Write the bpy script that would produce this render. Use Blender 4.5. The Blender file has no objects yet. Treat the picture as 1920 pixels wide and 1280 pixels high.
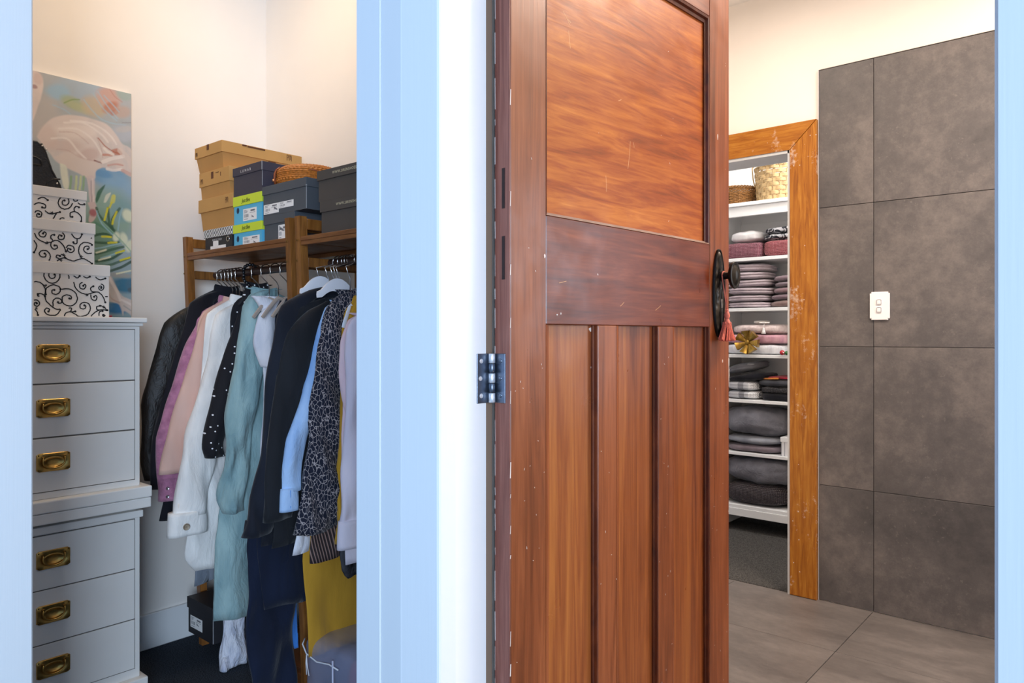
import bpy, bmesh, math, random
import numpy as np
from mathutils import Vector, Matrix, noise
random.seed(7)
C = bpy.context.scene.collection
PI = math.pi

# ---------------------------------------------------------------- camera, world, lights, exposure
SC = bpy.context.scene
cam = bpy.data.cameras.new('camera')
cam.lens = 25.65
cam.sensor_width = 36
cam.shift_y = -0.00625
cam.clip_start = .02
camo = bpy.data.objects.new('camera', cam)
C.objects.link(camo)
camo.location = (0, 0, 1.15)
camo.rotation_euler = (PI/2, 0, math.radians(40.5))
SC.camera = camo
SC.view_settings.view_transform = 'Standard'
SC.view_settings.look = 'None'
SC.view_settings.gamma = 1
SC.view_settings.exposure = 0.0
SC.view_settings.use_curve_mapping = False
try:
    SC.cycles.use_denoising = True
    SC.cycles.max_bounces = 8
    SC.cycles.diffuse_bounces = 5
    SC.cycles.transparent_max_bounces = 12
except Exception:
    pass
W = bpy.data.worlds.new('sky')
SC.world = W
W.use_nodes = True
W.node_tree.nodes['Background'].inputs[0].default_value = (.30, .57, 1.0, 1)
W.node_tree.nodes['Background'].inputs[1].default_value = .72

def lamp(name, loc, target, size, power, col, shape='RECTANGLE', size_y=None, spread=PI):
    l = bpy.data.lights.new(name, 'AREA')
    l.shape = shape
    l.size = size
    if size_y: l.size_y = size_y
    l.energy = power
    l.color = col
    l.spread = spread
    o = bpy.data.objects.new(name, l)
    C.objects.link(o)
    o.location = loc
    d = Vector(target)-Vector(loc)
    o.rotation_euler = d.to_track_quat('-Z', 'Y').to_euler()
    return o
WARM = (1.0, .77, .53)
WARM_B = (1.0, .84, .70)
COOL = (.66, .81, 1.0)
lamp('window_daylight', (4.4, -3.3, 1.5), (-.9, .8, 1.1), 2.6, 400, COOL, size_y=2.2)
lamp('robe_ceiling_lamp', (-2.15, 1.12, 2.66), (-2.15, 1.12, 0), .4, 6.5, WARM, 'DISK')
lamp('bathroom_ceiling_lamp', (.1, 2.3, 2.66), (.1, 2.3, 0), .6, 54, WARM_B, 'DISK')
lamp('bathroom_second_lamp', (-1.2, 2.5, 2.66), (-1.2, 2.5, 0), .4, 11, WARM_B, 'DISK')
lamp('bathroom_window_daylight', (.97, 2.62, 1.35), (-.8, 2.1, 1.0), .8, 16, COOL, size_y=1.0)
lamp('linen_room_lamp', (-1.0, 3.84, 2.62), (-1.55, 4.2, .9), .6, 23, (1, .97, .94), 'DISK')

# ---------------------------------------------------------------- helpers
def lin(h):
    h = h.lstrip('#')
    out = []
    for i in (0, 2, 4):
        c = int(h[i:i+2], 16)/255
        out.append(c/12.92 if c <= .04045 else ((c+.055)/1.055)**2.4)
    return out+[1.0]

WM = {}
def empty(name, loc, rz=0, label=None, cat=None, group=None, parent=None):
    o = bpy.data.objects.new(name, None)
    o.empty_display_size = .05
    C.objects.link(o)
    o.location = loc
    o.rotation_euler = (0, 0, rz)
    WM[o.name] = Matrix.Translation(loc) @ Matrix.Rotation(rz, 4, 'Z')
    tag(o, label, cat, group)
    return o

def tag(o, label=None, cat=None, group=None, kind=None):
    if label: o['label'] = label
    if cat: o['category'] = cat
    if group: o['group'] = group
    if kind: o['kind'] = kind
    return o

class MB:
    """collects shapes in world coordinates; build() links them as ONE mesh object"""
    def __init__(self): self.bm = bmesh.new()
    def box(self, x0, x1, y0, y1, z0, z1, bev=0, seg=1, mx=None):
        r = bmesh.ops.create_cube(self.bm, size=1)
        vs = r['verts']
        for v in vs:
            v.co = Vector(((x0+x1)/2+v.co.x*(x1-x0), (y0+y1)/2+v.co.y*(y1-y0), (z0+z1)/2+v.co.z*(z1-z0)))
        if mx is not None:
            for v in vs: v.co = mx @ v.co
        if bev > 0:
            es = list({e for v in vs for e in v.link_edges})
            bmesh.ops.bevel(self.bm, geom=es, offset=bev, segments=seg, profile=.6, affect='EDGES')
        return self
    def bar(self, p, q, w, h, up=(0, 0, 1), bev=0):
        p, q = Vector(p), Vector(q)
        z = (q-p); L = z.length; z.normalize()
        x = Vector(up).cross(z)
        if x.length < 1e-4: x = Vector((1, 0, 0)).cross(z)
        x.normalize(); y = z.cross(x)
        m = Matrix((x, y, z)).transposed().to_4x4(); m.translation = (p+q)/2
        return self.box(-w/2, w/2, -h/2, h/2, -L/2, L/2, bev, 1, m)
    def loft(self, rings, cap0=True, cap1=True, closed=True):
        bm = self.bm
        R = [[bm.verts.new(p) for p in r] for r in rings]
        n = len(rings[0])
        for a, b in zip(R, R[1:]):
            for i in range(n if closed else n-1):
                j = (i+1) % n
                try: bm.faces.new((a[i], a[j], b[j], b[i]))
                except ValueError: pass
        if cap0: bm.faces.new(list(reversed(R[0])))
        if cap1: bm.faces.new(R[-1])
        return self
    def tube(self, path, r, n=8, caps=True, flat=None):
        pts = [Vector(p) for p in path]
        rs = r if isinstance(r, (list, tuple)) else [r]*len(pts)
        rings = []
        prev = None
        for i, p in enumerate(pts):
            t = (pts[min(i+1, len(pts)-1)]-pts[max(i-1, 0)])
            if t.length < 1e-9: t = Vector((0, 0, 1))
            t.normalize()
            if prev is None:
                u = t.cross(Vector((0, 0, 1)))
                if u.length < 1e-3: u = t.cross(Vector((0, 1, 0)))
            else:
                u = prev - t*prev.dot(t)
                if u.length < 1e-4: u = t.cross(Vector((0, .3, 1)))
            u.normalize(); prev = u
            w = t.cross(u)
            k = flat or 1
            rings.append([p+u*math.cos(2*PI*j/n)*rs[i]+w*math.sin(2*PI*j/n)*rs[i]*k for j in range(n)])
        return self.loft(rings, caps, caps)
    def lathe(self, prof, mx=None, n=24, caps=True, sy=1):
        mx = mx or Matrix()
        rings = [[mx @ Vector((r*math.cos(2*PI*j/n), sy*r*math.sin(2*PI*j/n), z)) for j in range(n)] for r, z in prof]
        return self.loft(rings, caps, caps)
    def ball(self, c, rx, ry=None, rz=None, u=12, v=8):
        ry = ry or rx; rz = rz or rx
        r = bmesh.ops.create_uvsphere(self.bm, u_segments=u, v_segments=v, radius=1)
        for q in r['verts']: q.co = Vector((c[0]+q.co.x*rx, c[1]+q.co.y*ry, c[2]+q.co.z*rz))
        return self
    def poly(self, pts):
        self.bm.faces.new([self.bm.verts.new(p) for p in pts]); return self
    def quad(self, *p): return self.poly(p)
    def ribbon(self, pts, w, nrm):
        """flat line of width w lying on a plane of normal nrm"""
        P = [Vector(p) for p in pts]; nrm = Vector(nrm)
        a = []
        for i, p in enumerate(P):
            t = P[min(i+1, len(P)-1)]-P[max(i-1, 0)]
            s = nrm.cross(t); s.normalize()
            ww = w if not callable(w) else w(i/(len(P)-1))
            a.append((self.bm.verts.new(p-s*ww/2), self.bm.verts.new(p+s*ww/2)))
        for (p, q), (r, s) in zip(a, a[1:]): self.bm.faces.new((p, q, s, r))
        return self
    def build(self, name, mat, parent=None, smooth=False, local=False, kind=None, fix=True):
        if fix: bmesh.ops.recalc_face_normals(self.bm, faces=self.bm.faces)
        me = bpy.data.meshes.new(name)
        self.bm.to_mesh(me); self.bm.free()
        if parent is not None and not local: me.transform(WM[parent.name].inverted())
        if smooth:
            me.polygons.foreach_set('use_smooth', [True]*len(me.polygons))
            if smooth == 'auto':
                try: me.set_sharp_from_angle(angle=math.radians(38))
                except Exception: pass
        o = bpy.data.objects.new(name, me)
        C.objects.link(o)
        if mat is not None:
            for m in (mat if isinstance(mat, (list, tuple)) else [mat]): me.materials.append(m)
        if parent is not None:
            o.parent = parent
            WM[o.name] = WM[parent.name]
        else: WM[o.name] = Matrix()
        if kind: o['kind'] = kind
        return o

def base_at(o, loc):
    """move a single-mesh thing's origin to its base"""
    o.data.transform(Matrix.Translation(-Vector(loc))); o.location = loc
    WM[o.name] = Matrix.Translation(loc)
    return o

def struct(name, mb, mat, label=None, **k):
    o = mb.build(name, mat, **k); o['kind'] = 'structure'
    if label: o['label'] = label
    return o

def text(name, s, mat, parent, loc, size, rot=(PI/2, 0, 0), align='LEFT', shear=0, space=1, sx=1):
    cu = bpy.data.curves.new(name, 'FONT')
    cu.body = s; cu.size = size; cu.align_x = align; cu.shear = shear; cu.space_character = space
    cu.resolution_u = 3
    t = bpy.data.objects.new(name+'_curve', cu); C.objects.link(t)
    dg = bpy.context.evaluated_depsgraph_get()
    me = bpy.data.meshes.new_from_object(t.evaluated_get(dg))
    bpy.data.objects.remove(t); bpy.data.curves.remove(cu)
    from mathutils import Euler
    me.transform(Matrix.Translation(loc) @ Euler(rot).to_matrix().to_4x4() @ Matrix.Diagonal((sx, 1, 1, 1)))
    if parent is not None: me.transform(WM[parent.name].inverted())
    me.materials.clear(); me.materials.append(mat)
    o = bpy.data.objects.new(name, me); C.objects.link(o)
    if parent is not None:
        o.parent = parent; WM[o.name] = WM[parent.name]
    return o

# ---------------------------------------------------------------- materials
class NT:
    def __init__(self, name):
        self.m = bpy.data.materials.new(name); self.m.use_nodes = True
        self.t = self.m.node_tree; self.b = self.t.nodes['Principled BSDF']
    def n(self, typ, **k):
        x = self.t.nodes.new(typ)
        for a, v in k.items():
            if a in x.inputs: x.inputs[a].default_value = v
            else: setattr(x, a, v)
        return x
    def l(self, a, b): self.t.links.new(a, b)
    def coord(self, scale=(1, 1, 1), rot=(0, 0, 0), rand=False, src='Object'):
        c = self.n('ShaderNodeTexCoord'); mp = self.n('ShaderNodeMapping')
        mp.inputs['Scale'].default_value = scale; mp.inputs['Rotation'].default_value = rot
        out = c.outputs[src]
        if rand:
            oi = self.n('ShaderNodeObjectInfo'); vm = self.n('ShaderNodeVectorMath', operation='SCALE')
            cb = self.n('ShaderNodeCombineXYZ'); self.l(oi.outputs['Random'], cb.inputs[0]); self.l(oi.outputs['Random'], cb.inputs[2])
            self.l(cb.outputs[0], vm.inputs[0]); vm.inputs['Scale'].default_value = 37
            ad = self.n('ShaderNodeVectorMath', operation='ADD'); self.l(out, ad.inputs[0]); self.l(vm.outputs[0], ad.inputs[1]); out = ad.outputs[0]
        self.l(out, mp.inputs[0]); return mp.outputs[0]
    def noise(self, co, scale, detail=4, rough=.55, dist=0):
        x = self.n('ShaderNodeTexNoise'); self.l(co, x.inputs['Vector'])
        x.inputs['Scale'].default_value = scale; x.inputs['Detail'].default_value = detail
        x.inputs['Roughness'].default_value = rough; x.inputs['Distortion'].default_value = dist
        return x.outputs[0]
    def voro(self, co, scale, feature='F1', dim='3D', rnd=1):
        x = self.n('ShaderNodeTexVoronoi'); x.voronoi_dimensions = dim; x.feature = feature
        self.l(co, x.inputs['Vector']); x.inputs['Scale'].default_value = scale; x.inputs['Randomness'].default_value = rnd
        return x
    def ramp(self, fac, stops, interp='LINEAR'):
        r = self.n('ShaderNodeValToRGB'); r.color_ramp.interpolation = interp
        e = r.color_ramp.elements
        while len(e) < len(stops): e.new(.5)
        for el, (p, c) in zip(e, stops):
            el.position = p; el.color = lin(c) if isinstance(c, str) else (c, c, c, 1)
        self.l(fac, r.inputs[0]); return r.outputs[0]
    def mix(self, fac, a, b, mode='MIX'):
        x = self.n('ShaderNodeMix', data_type='RGBA', blend_type=mode)
        for v, i in ((fac, 0), (a, 6), (b, 7)):
            if isinstance(v, str): x.inputs[i].default_value = lin(v)
            elif isinstance(v, (int, float)): x.inputs[i].default_value = v
            elif isinstance(v, (list, tuple)): x.inputs[i].default_value = v
            else: self.l(v, x.inputs[i])
        return x.outputs[2]
    def math(self, op, a, b=0.0, clamp=False):
        x = self.n('ShaderNodeMath', operation=op); x.use_clamp = clamp
        for v, i in ((a, 0), (b, 1)):
            if isinstance(v, (int, float)): x.inputs[i].default_value = v
            else: self.l(v, x.inputs[i])
        return x.outputs[0]
    def bump(self, h, strength, dist=.01):
        x = self.n('ShaderNodeBump'); x.inputs['Strength'].default_value = strength; x.inputs['Distance'].default_value = dist
        self.l(h, x.inputs['Height'])
        prev = self.b.inputs['Normal'].links
        if prev: self.l(prev[0].from_socket, x.inputs['Normal'])
        self.l(x.outputs[0], self.b.inputs['Normal'])
    def set(self, col=None, rough=.5, metal=0, spec=.5, sheen=0):
        if col is not None:
            if isinstance(col, str): self.b.inputs['Base Color'].default_value = lin(col)
            else: self.l(col, self.b.inputs['Base Color'])
        if isinstance(rough, (int, float)): self.b.inputs['Roughness'].default_value = rough
        else: self.l(rough, self.b.inputs['Roughness'])
        self.b.inputs['Metallic'].default_value = metal
        self.b.inputs['Specular IOR Level'].default_value = spec
        if sheen: self.b.inputs['Sheen Weight'].default_value = sheen
        return self.m

def plain(name, col, rough=.5, metal=0, spec=.5, var=.06, vs=6, bump=0, bs=80):
    t = NT(name); co = t.coord()
    f = t.noise(co, vs, 4)
    c = t.mix(t.math('MULTIPLY', t.math('SUBTRACT', f, .35, True), var*4, True), col, '000000') if var else None
    if c is None: t.set(col, rough, metal, spec)
    else: t.set(c, rough, metal, spec)
    if bump: t.bump(t.noise(co, bs, 3), bump, .004)
    return t.m

def cloth(name, col, dark=None, rough=.9, wr=.35, ws=9, weave=900, wv=.12, sheen=.15, stretch=(1, 1, .35), spec=.2):
    t = NT(name); co = t.coord(stretch)
    f = t.noise(co, ws, 3, .5)
    if dark is None:
        l = [max(0, v*.80) for v in lin(col)[:3]]
        c = t.mix(t.ramp(f, [(.35, 1.0), (.65, 0.0)]), col, l+[1])
    else: c = t.mix(t.ramp(f, [(.35, 1.0), (.65, 0.0)]), col, dark)
    t.set(c, rough, 0, spec, sheen)
    t.bump(t.noise(co, ws*1.6, 4, .6, .6), wr, .02)
    if wv: t.bump(t.noise(t.coord(), weave, 2), wv, .002)
    return t.m

def wood(name, stops, scale=(14, 14, .9), rot=(0, 0, 0), rough=.32, fleck=.0, nscale=3.0, spec=.5, bump=.08):
    t = NT(name); co = t.coord(scale, rot)
    a = t.noise(co, nscale, 8, .6, 1.2)
    fine = t.noise(t.coord((scale[0]*6, scale[1]*6, scale[2]*6*.5) if scale[2] < scale[0] else (scale[0]*3, scale[1]*6, scale[2]*6), rot), nscale, 3, .6)
    big = t.noise(t.coord(tuple(s*.25 for s in scale), rot), nscale, 3, .5)
    f = t.math('ADD', t.math('MULTIPLY', a, .55), t.math('ADD', t.math('MULTIPLY', fine, .2), t.math('MULTIPLY', big, .25)))
    c = t.ramp(f, stops)
    if fleck:
        v = t.voro(t.coord((1, 1, .6)), 34)
        sel = t.math('GREATER_THAN', v.outputs['Color'], 1-fleck)
        sp = t.math('LESS_THAN', t.math('ADD', v.outputs['Distance'], t.math('MULTIPLY', t.noise(t.coord(), 300, 2), .12)), .13)
        c = t.mix(t.math('MULTIPLY', t.math('MULTIPLY', sel, sp), .75), c, 'e6d9d0')
    r = t.ramp(t.noise(t.coord(), 14, 3), [(.3, rough*.85), (.7, rough*1.25)])
    t.set(c, r, 0, spec)
    t.bump(f, bump, .004)
    return t.m

WHITE_WALL = plain('wall_paint', 'efe9e2', .6, var=.015, bump=.03, bs=250, spec=.3)
CEIL = plain('ceiling_paint', 'f2eee8', .7, var=.01, spec=.2)
TRIM = plain('gloss_trim_paint', 'f4f5f6', .32, var=.02, vs=3, bump=.05, bs=60)
def trimpaint():
    t = NT('brushed_trim_paint'); co = t.coord((60, 60, 1.2))
    f = t.noise(co, 4, 4)
    t.set(t.mix(t.math('MULTIPLY', f, .12), 'eff2f4', 'd3dce4'), .35); t.bump(f, .12, .002)
    return t.m
TRIMB = trimpaint()
SKIRT = plain('skirting_paint', 'e9ebec', .4, var=.02)
def carpet(name, a, b):
    t = NT(name); co = t.coord()
    f = t.noise(co, 260, 3, .7)
    g = t.noise(co, 3, 3)
    t.set(t.mix(t.ramp(f, [(.35, 0.0), (.68, 1.0)]), a, b), 1, 0, .05)
    t.bump(f, .9, .012); t.bump(g, .15, .02)
    return t.m
CARPET_R = carpet('charcoal_carpet', '1d2229', '5b636f')
CARPET_L = carpet('grey_carpet', '343333', '7c7976')
def concrete(name, a, b, c, rough=.45, sc=2.2, strand=(1, 1, 1)):
    t = NT(name); co = t.coord(strand, rand=True)
    f = t.noise(co, sc, 7, .62, .3); g = t.noise(co, sc*9, 5, .7)
    h = t.noise(co, 150, 3, .7)
    k = t.math('ADD', t.math('MULTIPLY', f, .62), t.math('ADD', t.math('MULTIPLY', g, .28), t.math('MULTIPLY', h, .1)))
    col = t.ramp(k, [(.36, a), (.5, b), (.66, c)])
    v = t.noise(co, 60, 4, .75)
    pit = t.math('MULTIPLY', t.math('GREATER_THAN', v, .63), t.math('GREATER_THAN', t.noise(co, 5, 3), .52))
    col = t.mix(t.math('MULTIPLY', pit, .45), col, c)
    t.set(col, t.ramp(k, [(.3, rough), (.7, rough+.15)]), 0, .4); t.bump(k, .12, .006)
    return t.m
WTILE = concrete('dark_concrete_tile', '474546', '5b5757', '78716e', .42)
FTILE = concrete('floor_concrete_tile', '575250', '6a6461', '7e7773', .38, 2.6, (1, 2.2, 1))
GROUT = plain('grout', 'a09a94', .9, var=.05)
GROUTD = plain('wall_grout', '8d8884', .9, var=.05)
BOARD = plain('backing_board', 'cfc9c2', .8)
def archwood(sc=(26, 26, 2.2)):
    t = NT('orange_varnished_architrave'); co = t.coord((10, 10, 10))
    f = t.noise(t.coord(sc), 3, 6, .6, .8)
    c = t.ramp(f, [(.3, '814710'), (.5, 'a0621a'), (.7, 'b67b2b')])
    m1 = t.noise(t.coord((1.6, 1.6, .8)), 7, 3, .5); m2 = t.noise(co, 5, 6, .75)
    k = t.math('ADD', t.math('MULTIPLY', m1, .6), t.math('MULTIPLY', m2, .4))
    w = t.ramp(k, [(.585, 0.0), (.68, 1.0)])
    v = t.voro(t.coord(), 42); dots = t.math('MULTIPLY', t.math('LESS_THAN', v.outputs['Distance'], .08), t.math('GREATER_THAN', v.outputs['Color'], .8))
    c = t.mix(t.math('MULTIPLY', w, .7), c, 'ded4c8'); c = t.mix(dots, c, 'e9e2da')
    t.set(c, t.ramp(w, [(0, .25), (1, .7)]), 0, .5); t.bump(k, .15, .004)
    return t.m
ARCH = archwood()
ARCHH = archwood((2.2, 26, 26))
D_STILE = wood('door_stile_wood', [(.34, '5a2a11'), (.5, '814423'), (.66, '9c5933')], (16, 16, .8), fleck=.14)
D_RAIL = wood('door_rail_wood', [(.34, '471a0d'), (.5, '6c2f15'), (.66, '884626')], (1.1, 16, 12), fleck=.12)
D_TOPP = wood('door_top_panel_veneer', [(.32, '66300f'), (.47, '96491a'), (.6, 'b26525'), (.72, 'c98038')], (1.5, 8, 13), (0, math.radians(-13), 0), rough=.4, fleck=0, spec=.28)
D_LOWP = wood('door_lower_panel_wood', [(.34, '622d12'), (.5, '8a4a22'), (.68, 'ac6a30')], (14, 14, .6), fleck=.16)
D_EDGE = wood('door_edge_wood', [(.34, '64352c'), (.5, '855044'), (.66, 'a06a5c')], (20, 20, .9), fleck=.3, rough=.4)
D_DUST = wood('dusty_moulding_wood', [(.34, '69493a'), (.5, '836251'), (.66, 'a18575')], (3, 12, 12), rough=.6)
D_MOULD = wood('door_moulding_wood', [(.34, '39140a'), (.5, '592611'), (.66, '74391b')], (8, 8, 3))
WALNUT = wood('rack_walnut_wood', [(.34, '5b3614'), (.5, '7c4d20'), (.66, '9a662f')], (18, 18, 2), rough=.4)
WALNUT_H = wood('rack_shelf_wood', [(.34, '5b3316'), (.5, '7a4a24'), (.66, '946034')], (1.5, 14, 14), rough=.38)
RAIL = plain('dark_rail_wood', '33201a', .35, var=.1)
BRONZE = plain('oil_rubbed_bronze', '33302c', .34, .85, var=.12, vs=40, bump=.1, bs=120)
def ornate():
    t = NT('ornate_bronze'); co = t.coord((1, 1, .6))
    v = t.voro(co, 95, 'SMOOTH_F1'); f = v.outputs['Distance']
    t.set(t.mix(t.ramp(f, [(.1, 0.0), (.6, 1.0)]), '57514a', '171513'), .38, .8); t.bump(f, .9, .006)
    return t.m
ORNATE = ornate()
STEEL = plain('zinc_hinge_steel', '6d7684', .3, .9, var=.15, vs=50)
HOOKM = plain('chrome_hook_wire', 'c9c7c4', .18, 1, var=.02)
SCREW = plain('zinc_screw', 'e4e6ea', .35, .6, var=.05)
BRASS = plain('antique_brass', 'c9a25a', .28, .9, var=.15, vs=60)
BRASSD = plain('dark_brass', '7a5c2c', .4, .9, var=.2, vs=60)
CHEST = plain('chest_white_paint', 'f4f1ec', .42, var=.03, vs=5, bump=.04, bs=30)
CHEST_D = plain('chest_shadow_gap', '6f6a64', .8)
SWITCH = plain('switch_white_plastic', 'f3f2f3', .3, var=.0)
BOOKW = plain('bookcase_white_paint', 'f0f1f2', .4, var=.01)
LEATHER = plain('black_leather', '1b1a1a', .38, var=.2, bump=.5, bs=160)
CREAMBOX = plain('cream_box_card', 'f4efe9', .6, var=.02)
BLACKINK = plain('black_print', '17171a', .6, var=0)
WHITEINK = plain('white_print', 'eeeeee', .6, var=0)
CREAMINK = plain('cream_print', 'd8cfae', .6, var=0)
BROWNINK = plain('brown_print', '5a3018', .7, var=0)
GREYINK = plain('grey_print', '77777c', .7, var=0)
KRAFT = plain('kraft_card', 'c08e50', .75, var=.06, bump=.03, bs=200)
KRAFTL = plain('kraft_card_lid', 'c59657', .75, var=.06, bump=.03, bs=200)
NAVYCARD = plain('navy_card', '3b3a48', .6, var=.05)
SLATE = plain('slate_grey_card', '4c5259', .6, var=.05)
CHARC = plain('charcoal_card', '4a4541', .65, var=.06)
BLACKCARD = plain('black_card', '25252a', .5, var=.05)
LIME = plain('lime_card', 'cde03a', .55, var=.02)
BLUECARD = plain('sky_blue_card', '5cb9df', .55, var=.02)
STICKER = plain('white_sticker', 'f0eeec', .5, var=.01)
EDGEWEAR = plain('worn_card_edge', 'aeb0b4', .7, var=.1)
def checker():
    t = NT('black_white_gingham'); co = t.coord((170, 170, 120), (0, 0, 0))
    c = t.n('ShaderNodeTexChecker'); t.l(co, c.inputs['Vector']); c.inputs['Color1'].default_value = lin('f0f0f0'); c.inputs['Color2'].default_value = lin('101014'); c.inputs['Scale'].default_value = 1
    t.set(c.outputs['Color'], .6); return t.m
GING = checker()

# ---------------------------------------------------------------- the setting
m = MB(); m.box(-2.9, -.90, .39, 1.7, -.06, 0); m.box(-2.9, 2.5, -1.2, .39, -.06, 0); m.box(-.90, 2.5, .39, .80, -.06, 0)
struct('floor', m, CARPET_R, 'dark charcoal carpet on the floor of the wardrobe room')
bfl = struct('floor', MB().box(-2.2, 1.0, .80, 3.298, -.06, -.006), GROUT, 'tiled bathroom floor behind the wooden door')
m = MB(); m.box(-2.7, -.5, 3.298, 4.7, -.06, -.002)
struct('floor', m, CARPET_L, 'grey carpet in front of the linen bookcase')
xs = [-2.2, -2.029, -1.429, -.829, -.229, .371, .97]
ys = [.81, .98, 1.58, 2.18, 2.78, 3.282]
for i in range(len(xs)-1):
    for j in range(len(ys)-1):
        if xs[i+1] < -.82 and ys[j] < 1.7: continue
        MB().box(xs[i]+.0013, xs[i+1]-.0013, ys[j]+.0013, ys[j+1]-.0013, -.0059, 0, .0008).build('tile', FTILE, bfl)
struct('ceiling', MB().box(-2.9, 2.5, -.25, 4.75, 2.7, 2.8), CEIL, 'white ceiling above the rooms')
struct('wall_left', MB().box(-2.88, -2.76, .39, 1.75, 0, 2.7), WHITE_WALL, 'white wall behind the flamingo canvas and the drawers')
struct('wall_back', MB().box(-2.76, -.975, 1.65, 1.75, 0, 2.7), WHITE_WALL, 'white wall behind the garment racks')
struct('wall_front', MB().box(-2.88, -1.752, .40, .499, 0, 2.7), WHITE_WALL, 'short wall that closes the wardrobe room towards the viewer')
struct('wall_middle', MB().box(-.975, -.836, .8, 1.75, 0, 2.7), WHITE_WALL, 'wall between the wardrobe room and the bathroom')
m = MB(); m.box(-2.2, -.9, 1.75, 1.76, 0, 2.7); m.box(-2.3, -2.2, 1.75, 3.29, 0, 2.7)
struct('wall_left', m, WHITE_WALL, 'bathroom wall hidden behind the open door')
m = MB(); m.box(1.0, 1.1, .8, 3.4, 0, 2.7)
struct('wall_right', m, WHITE_WALL, 'right wall of the bathroom')
m = MB(); m.box(-.05, 2.5, .775, .87, 0, 2.7); m.box(-.836, -.05, .775, .87, 2.02, 2.7)
struct('wall_right', m, WHITE_WALL, 'wall around the bathroom doorway')
# wall with the second doorway, tiled to its right
m = MB(); m.box(-1.168, 1.0, 3.29, 3.43, -.06, 2.7); m.box(-2.3, -1.93, 3.29, 3.43, -.06, 2.7); m.box(-1.93, -1.168, 3.29, 3.43, 1.985, 2.7)
wf = struct('wall_far', m, WHITE_WALL, 'cream bathroom wall with large dark tiles beside a timber framed doorway')
MB().box(-1.046, .96, 3.2885, 3.29, 0, 2.3).build('grout_bed', GROUTD, wf)
tx = [-1.045, -.826, -.226, .374, .96]; tz = [.002, .501, 1.101, 1.701, 2.3]
for i in range(4):
    for j in range(4):
        MB().box(tx[i]+.0011, tx[i+1]-.0011, 3.279, 3.2888, tz[j]+.0011, tz[j+1]-.0011, .0008).build('tile', WTILE, wf)
MB().box(-1.0475, .96, 3.2785, 3.2885, 2.3005, 2.3025).build('tile_edge_trim', plain('dark_edge_trim', '5a5550', .4, var=0), wf)
MB().box(-1.0485, -1.0455, 3.2775, 3.2885, 0, 2.302).build('tile_edge_trim', plain('pale_edge_trim', 'b9b6b8', .4, var=0), wf)
# linen room
m = MB(); m.box(-2.7, -.5, 4.62, 4.72, 0, 2.7); m.box(-2.7, -2.6, 3.43, 4.62, 0, 2.7); m.box(-.6, -.5, 3.43, 4.62, 0, 2.7)
struct('wall_back', m, plain('linen_room_paint', 'f6f5f3', .6, var=0), 'white walls of the linen room behind the bookcase')
# skirting
m = MB(); m.box(-2.76, -2.745, .5, 1.65, 0, .128, .003)
struct('baseboard_left', m, SKIRT, 'pale skirting board along the wall beside the drawers')
m = MB(); m.box(-2.745, -.98, 1.636, 1.65, 0, .128, .003)
struct('baseboard_back', m, SKIRT, 'pale skirting board behind the garment racks')
# post between the two openings: two stepped architraves and the door jamb
m = MB(); m.box(-.9856, -.9245, .755, .80, 0, 2.7, .0008)
struct('trim_1', m, TRIMB, 'flat white trim board on the left of the post between the two openings')
m = MB()
prof = [(-.9232, .80), (-.9232, .7572), (-.9226, .7566), (-.8735, .7545), (-.8710, .7550), (-.8015, .7635), (-.7985, .7655), (-.7975, .769), (-.7975, .80)]
m.loft([[(x, y, z) for x, y in prof] for z in (0, 2.7)])
struct('trim_2', m, TRIMB, 'white architrave on the post left of the open door')
m = MB(); m.box(-.836, -.803, .7665, .877, 0, 2.02, .002)
struct('trim_3', m, TRIM, 'bright white door jamb that carries the hinge')
MB().box(-.836, -.812, .8775, .90, 0, 2.02).build('rebate_strip', plain('brown_rebate_timber', '9a7f6c', .6), bpy.data.objects['trim_3'])
m = MB(); m.box(-.0929, .02, .752, .88, 0, 2.02, .003); m.box(-.0935, .02, .7535, .775, 2.0, 2.1)
struct('trim_4', m, TRIMB, 'white door jamb at the right edge of the view')
m = MB(); m.box(-1.752, -1.72, .385, .5005, 0, 2.7, .003)
struct('trim_5', m, TRIMB, 'white jamb at the left edge of the view')
# architrave of the far doorway
def arch_piece(pts_front):
    m = MB()
    m.loft([[(x, 3.258, z) for x, z in pts_front], [(x, 3.289, z) for x, z in pts_front]])
    es = [e for e in m.bm.edges if abs(e.verts[0].co.y-3.258) < 1e-5 and abs(e.verts[1].co.y-3.258) < 1e-5]
    bmesh.ops.bevel(m.bm, geom=es, offset=.004, segments=2, profile=.6, affect='EDGES')
    return m
ar = struct('trim_6', arch_piece([(-1.165, .001), (-1.050, .001), (-1.050, 2.085), (-1.165, 1.970)]), ARCH, 'worn orange varnished timber architrave around the far doorway')
MB().loft([[(x, y, z) for x, z in [(-1.1655, 1.9712), (-1.0505, 2.0862), (-2.05, 2.0862), (-1.935, 1.9712)]] for y in (3.2575, 3.289)]).build('head_architrave', ARCHH, ar)
arch_piece([(-2.05, .001), (-1.935, .001), (-1.935, 1.970), (-2.05, 2.085)]).build('left_architrave', ARCH, ar)
m = MB(); m.box(-1.93, -1.168, 3.262, 3.43, 1.958, 1.985); m.box(-1.175, -1.1655, 3.262, 3.43, 0, 1.985); m.box(-1.94, -1.925, 3.262, 3.43, 0, 1.985)
struct('trim_7', m, plain('grey_jamb_paint', 'c2c6cb', .45, var=.06, vs=12), 'pale grey painted lining of the far doorway')

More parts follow.
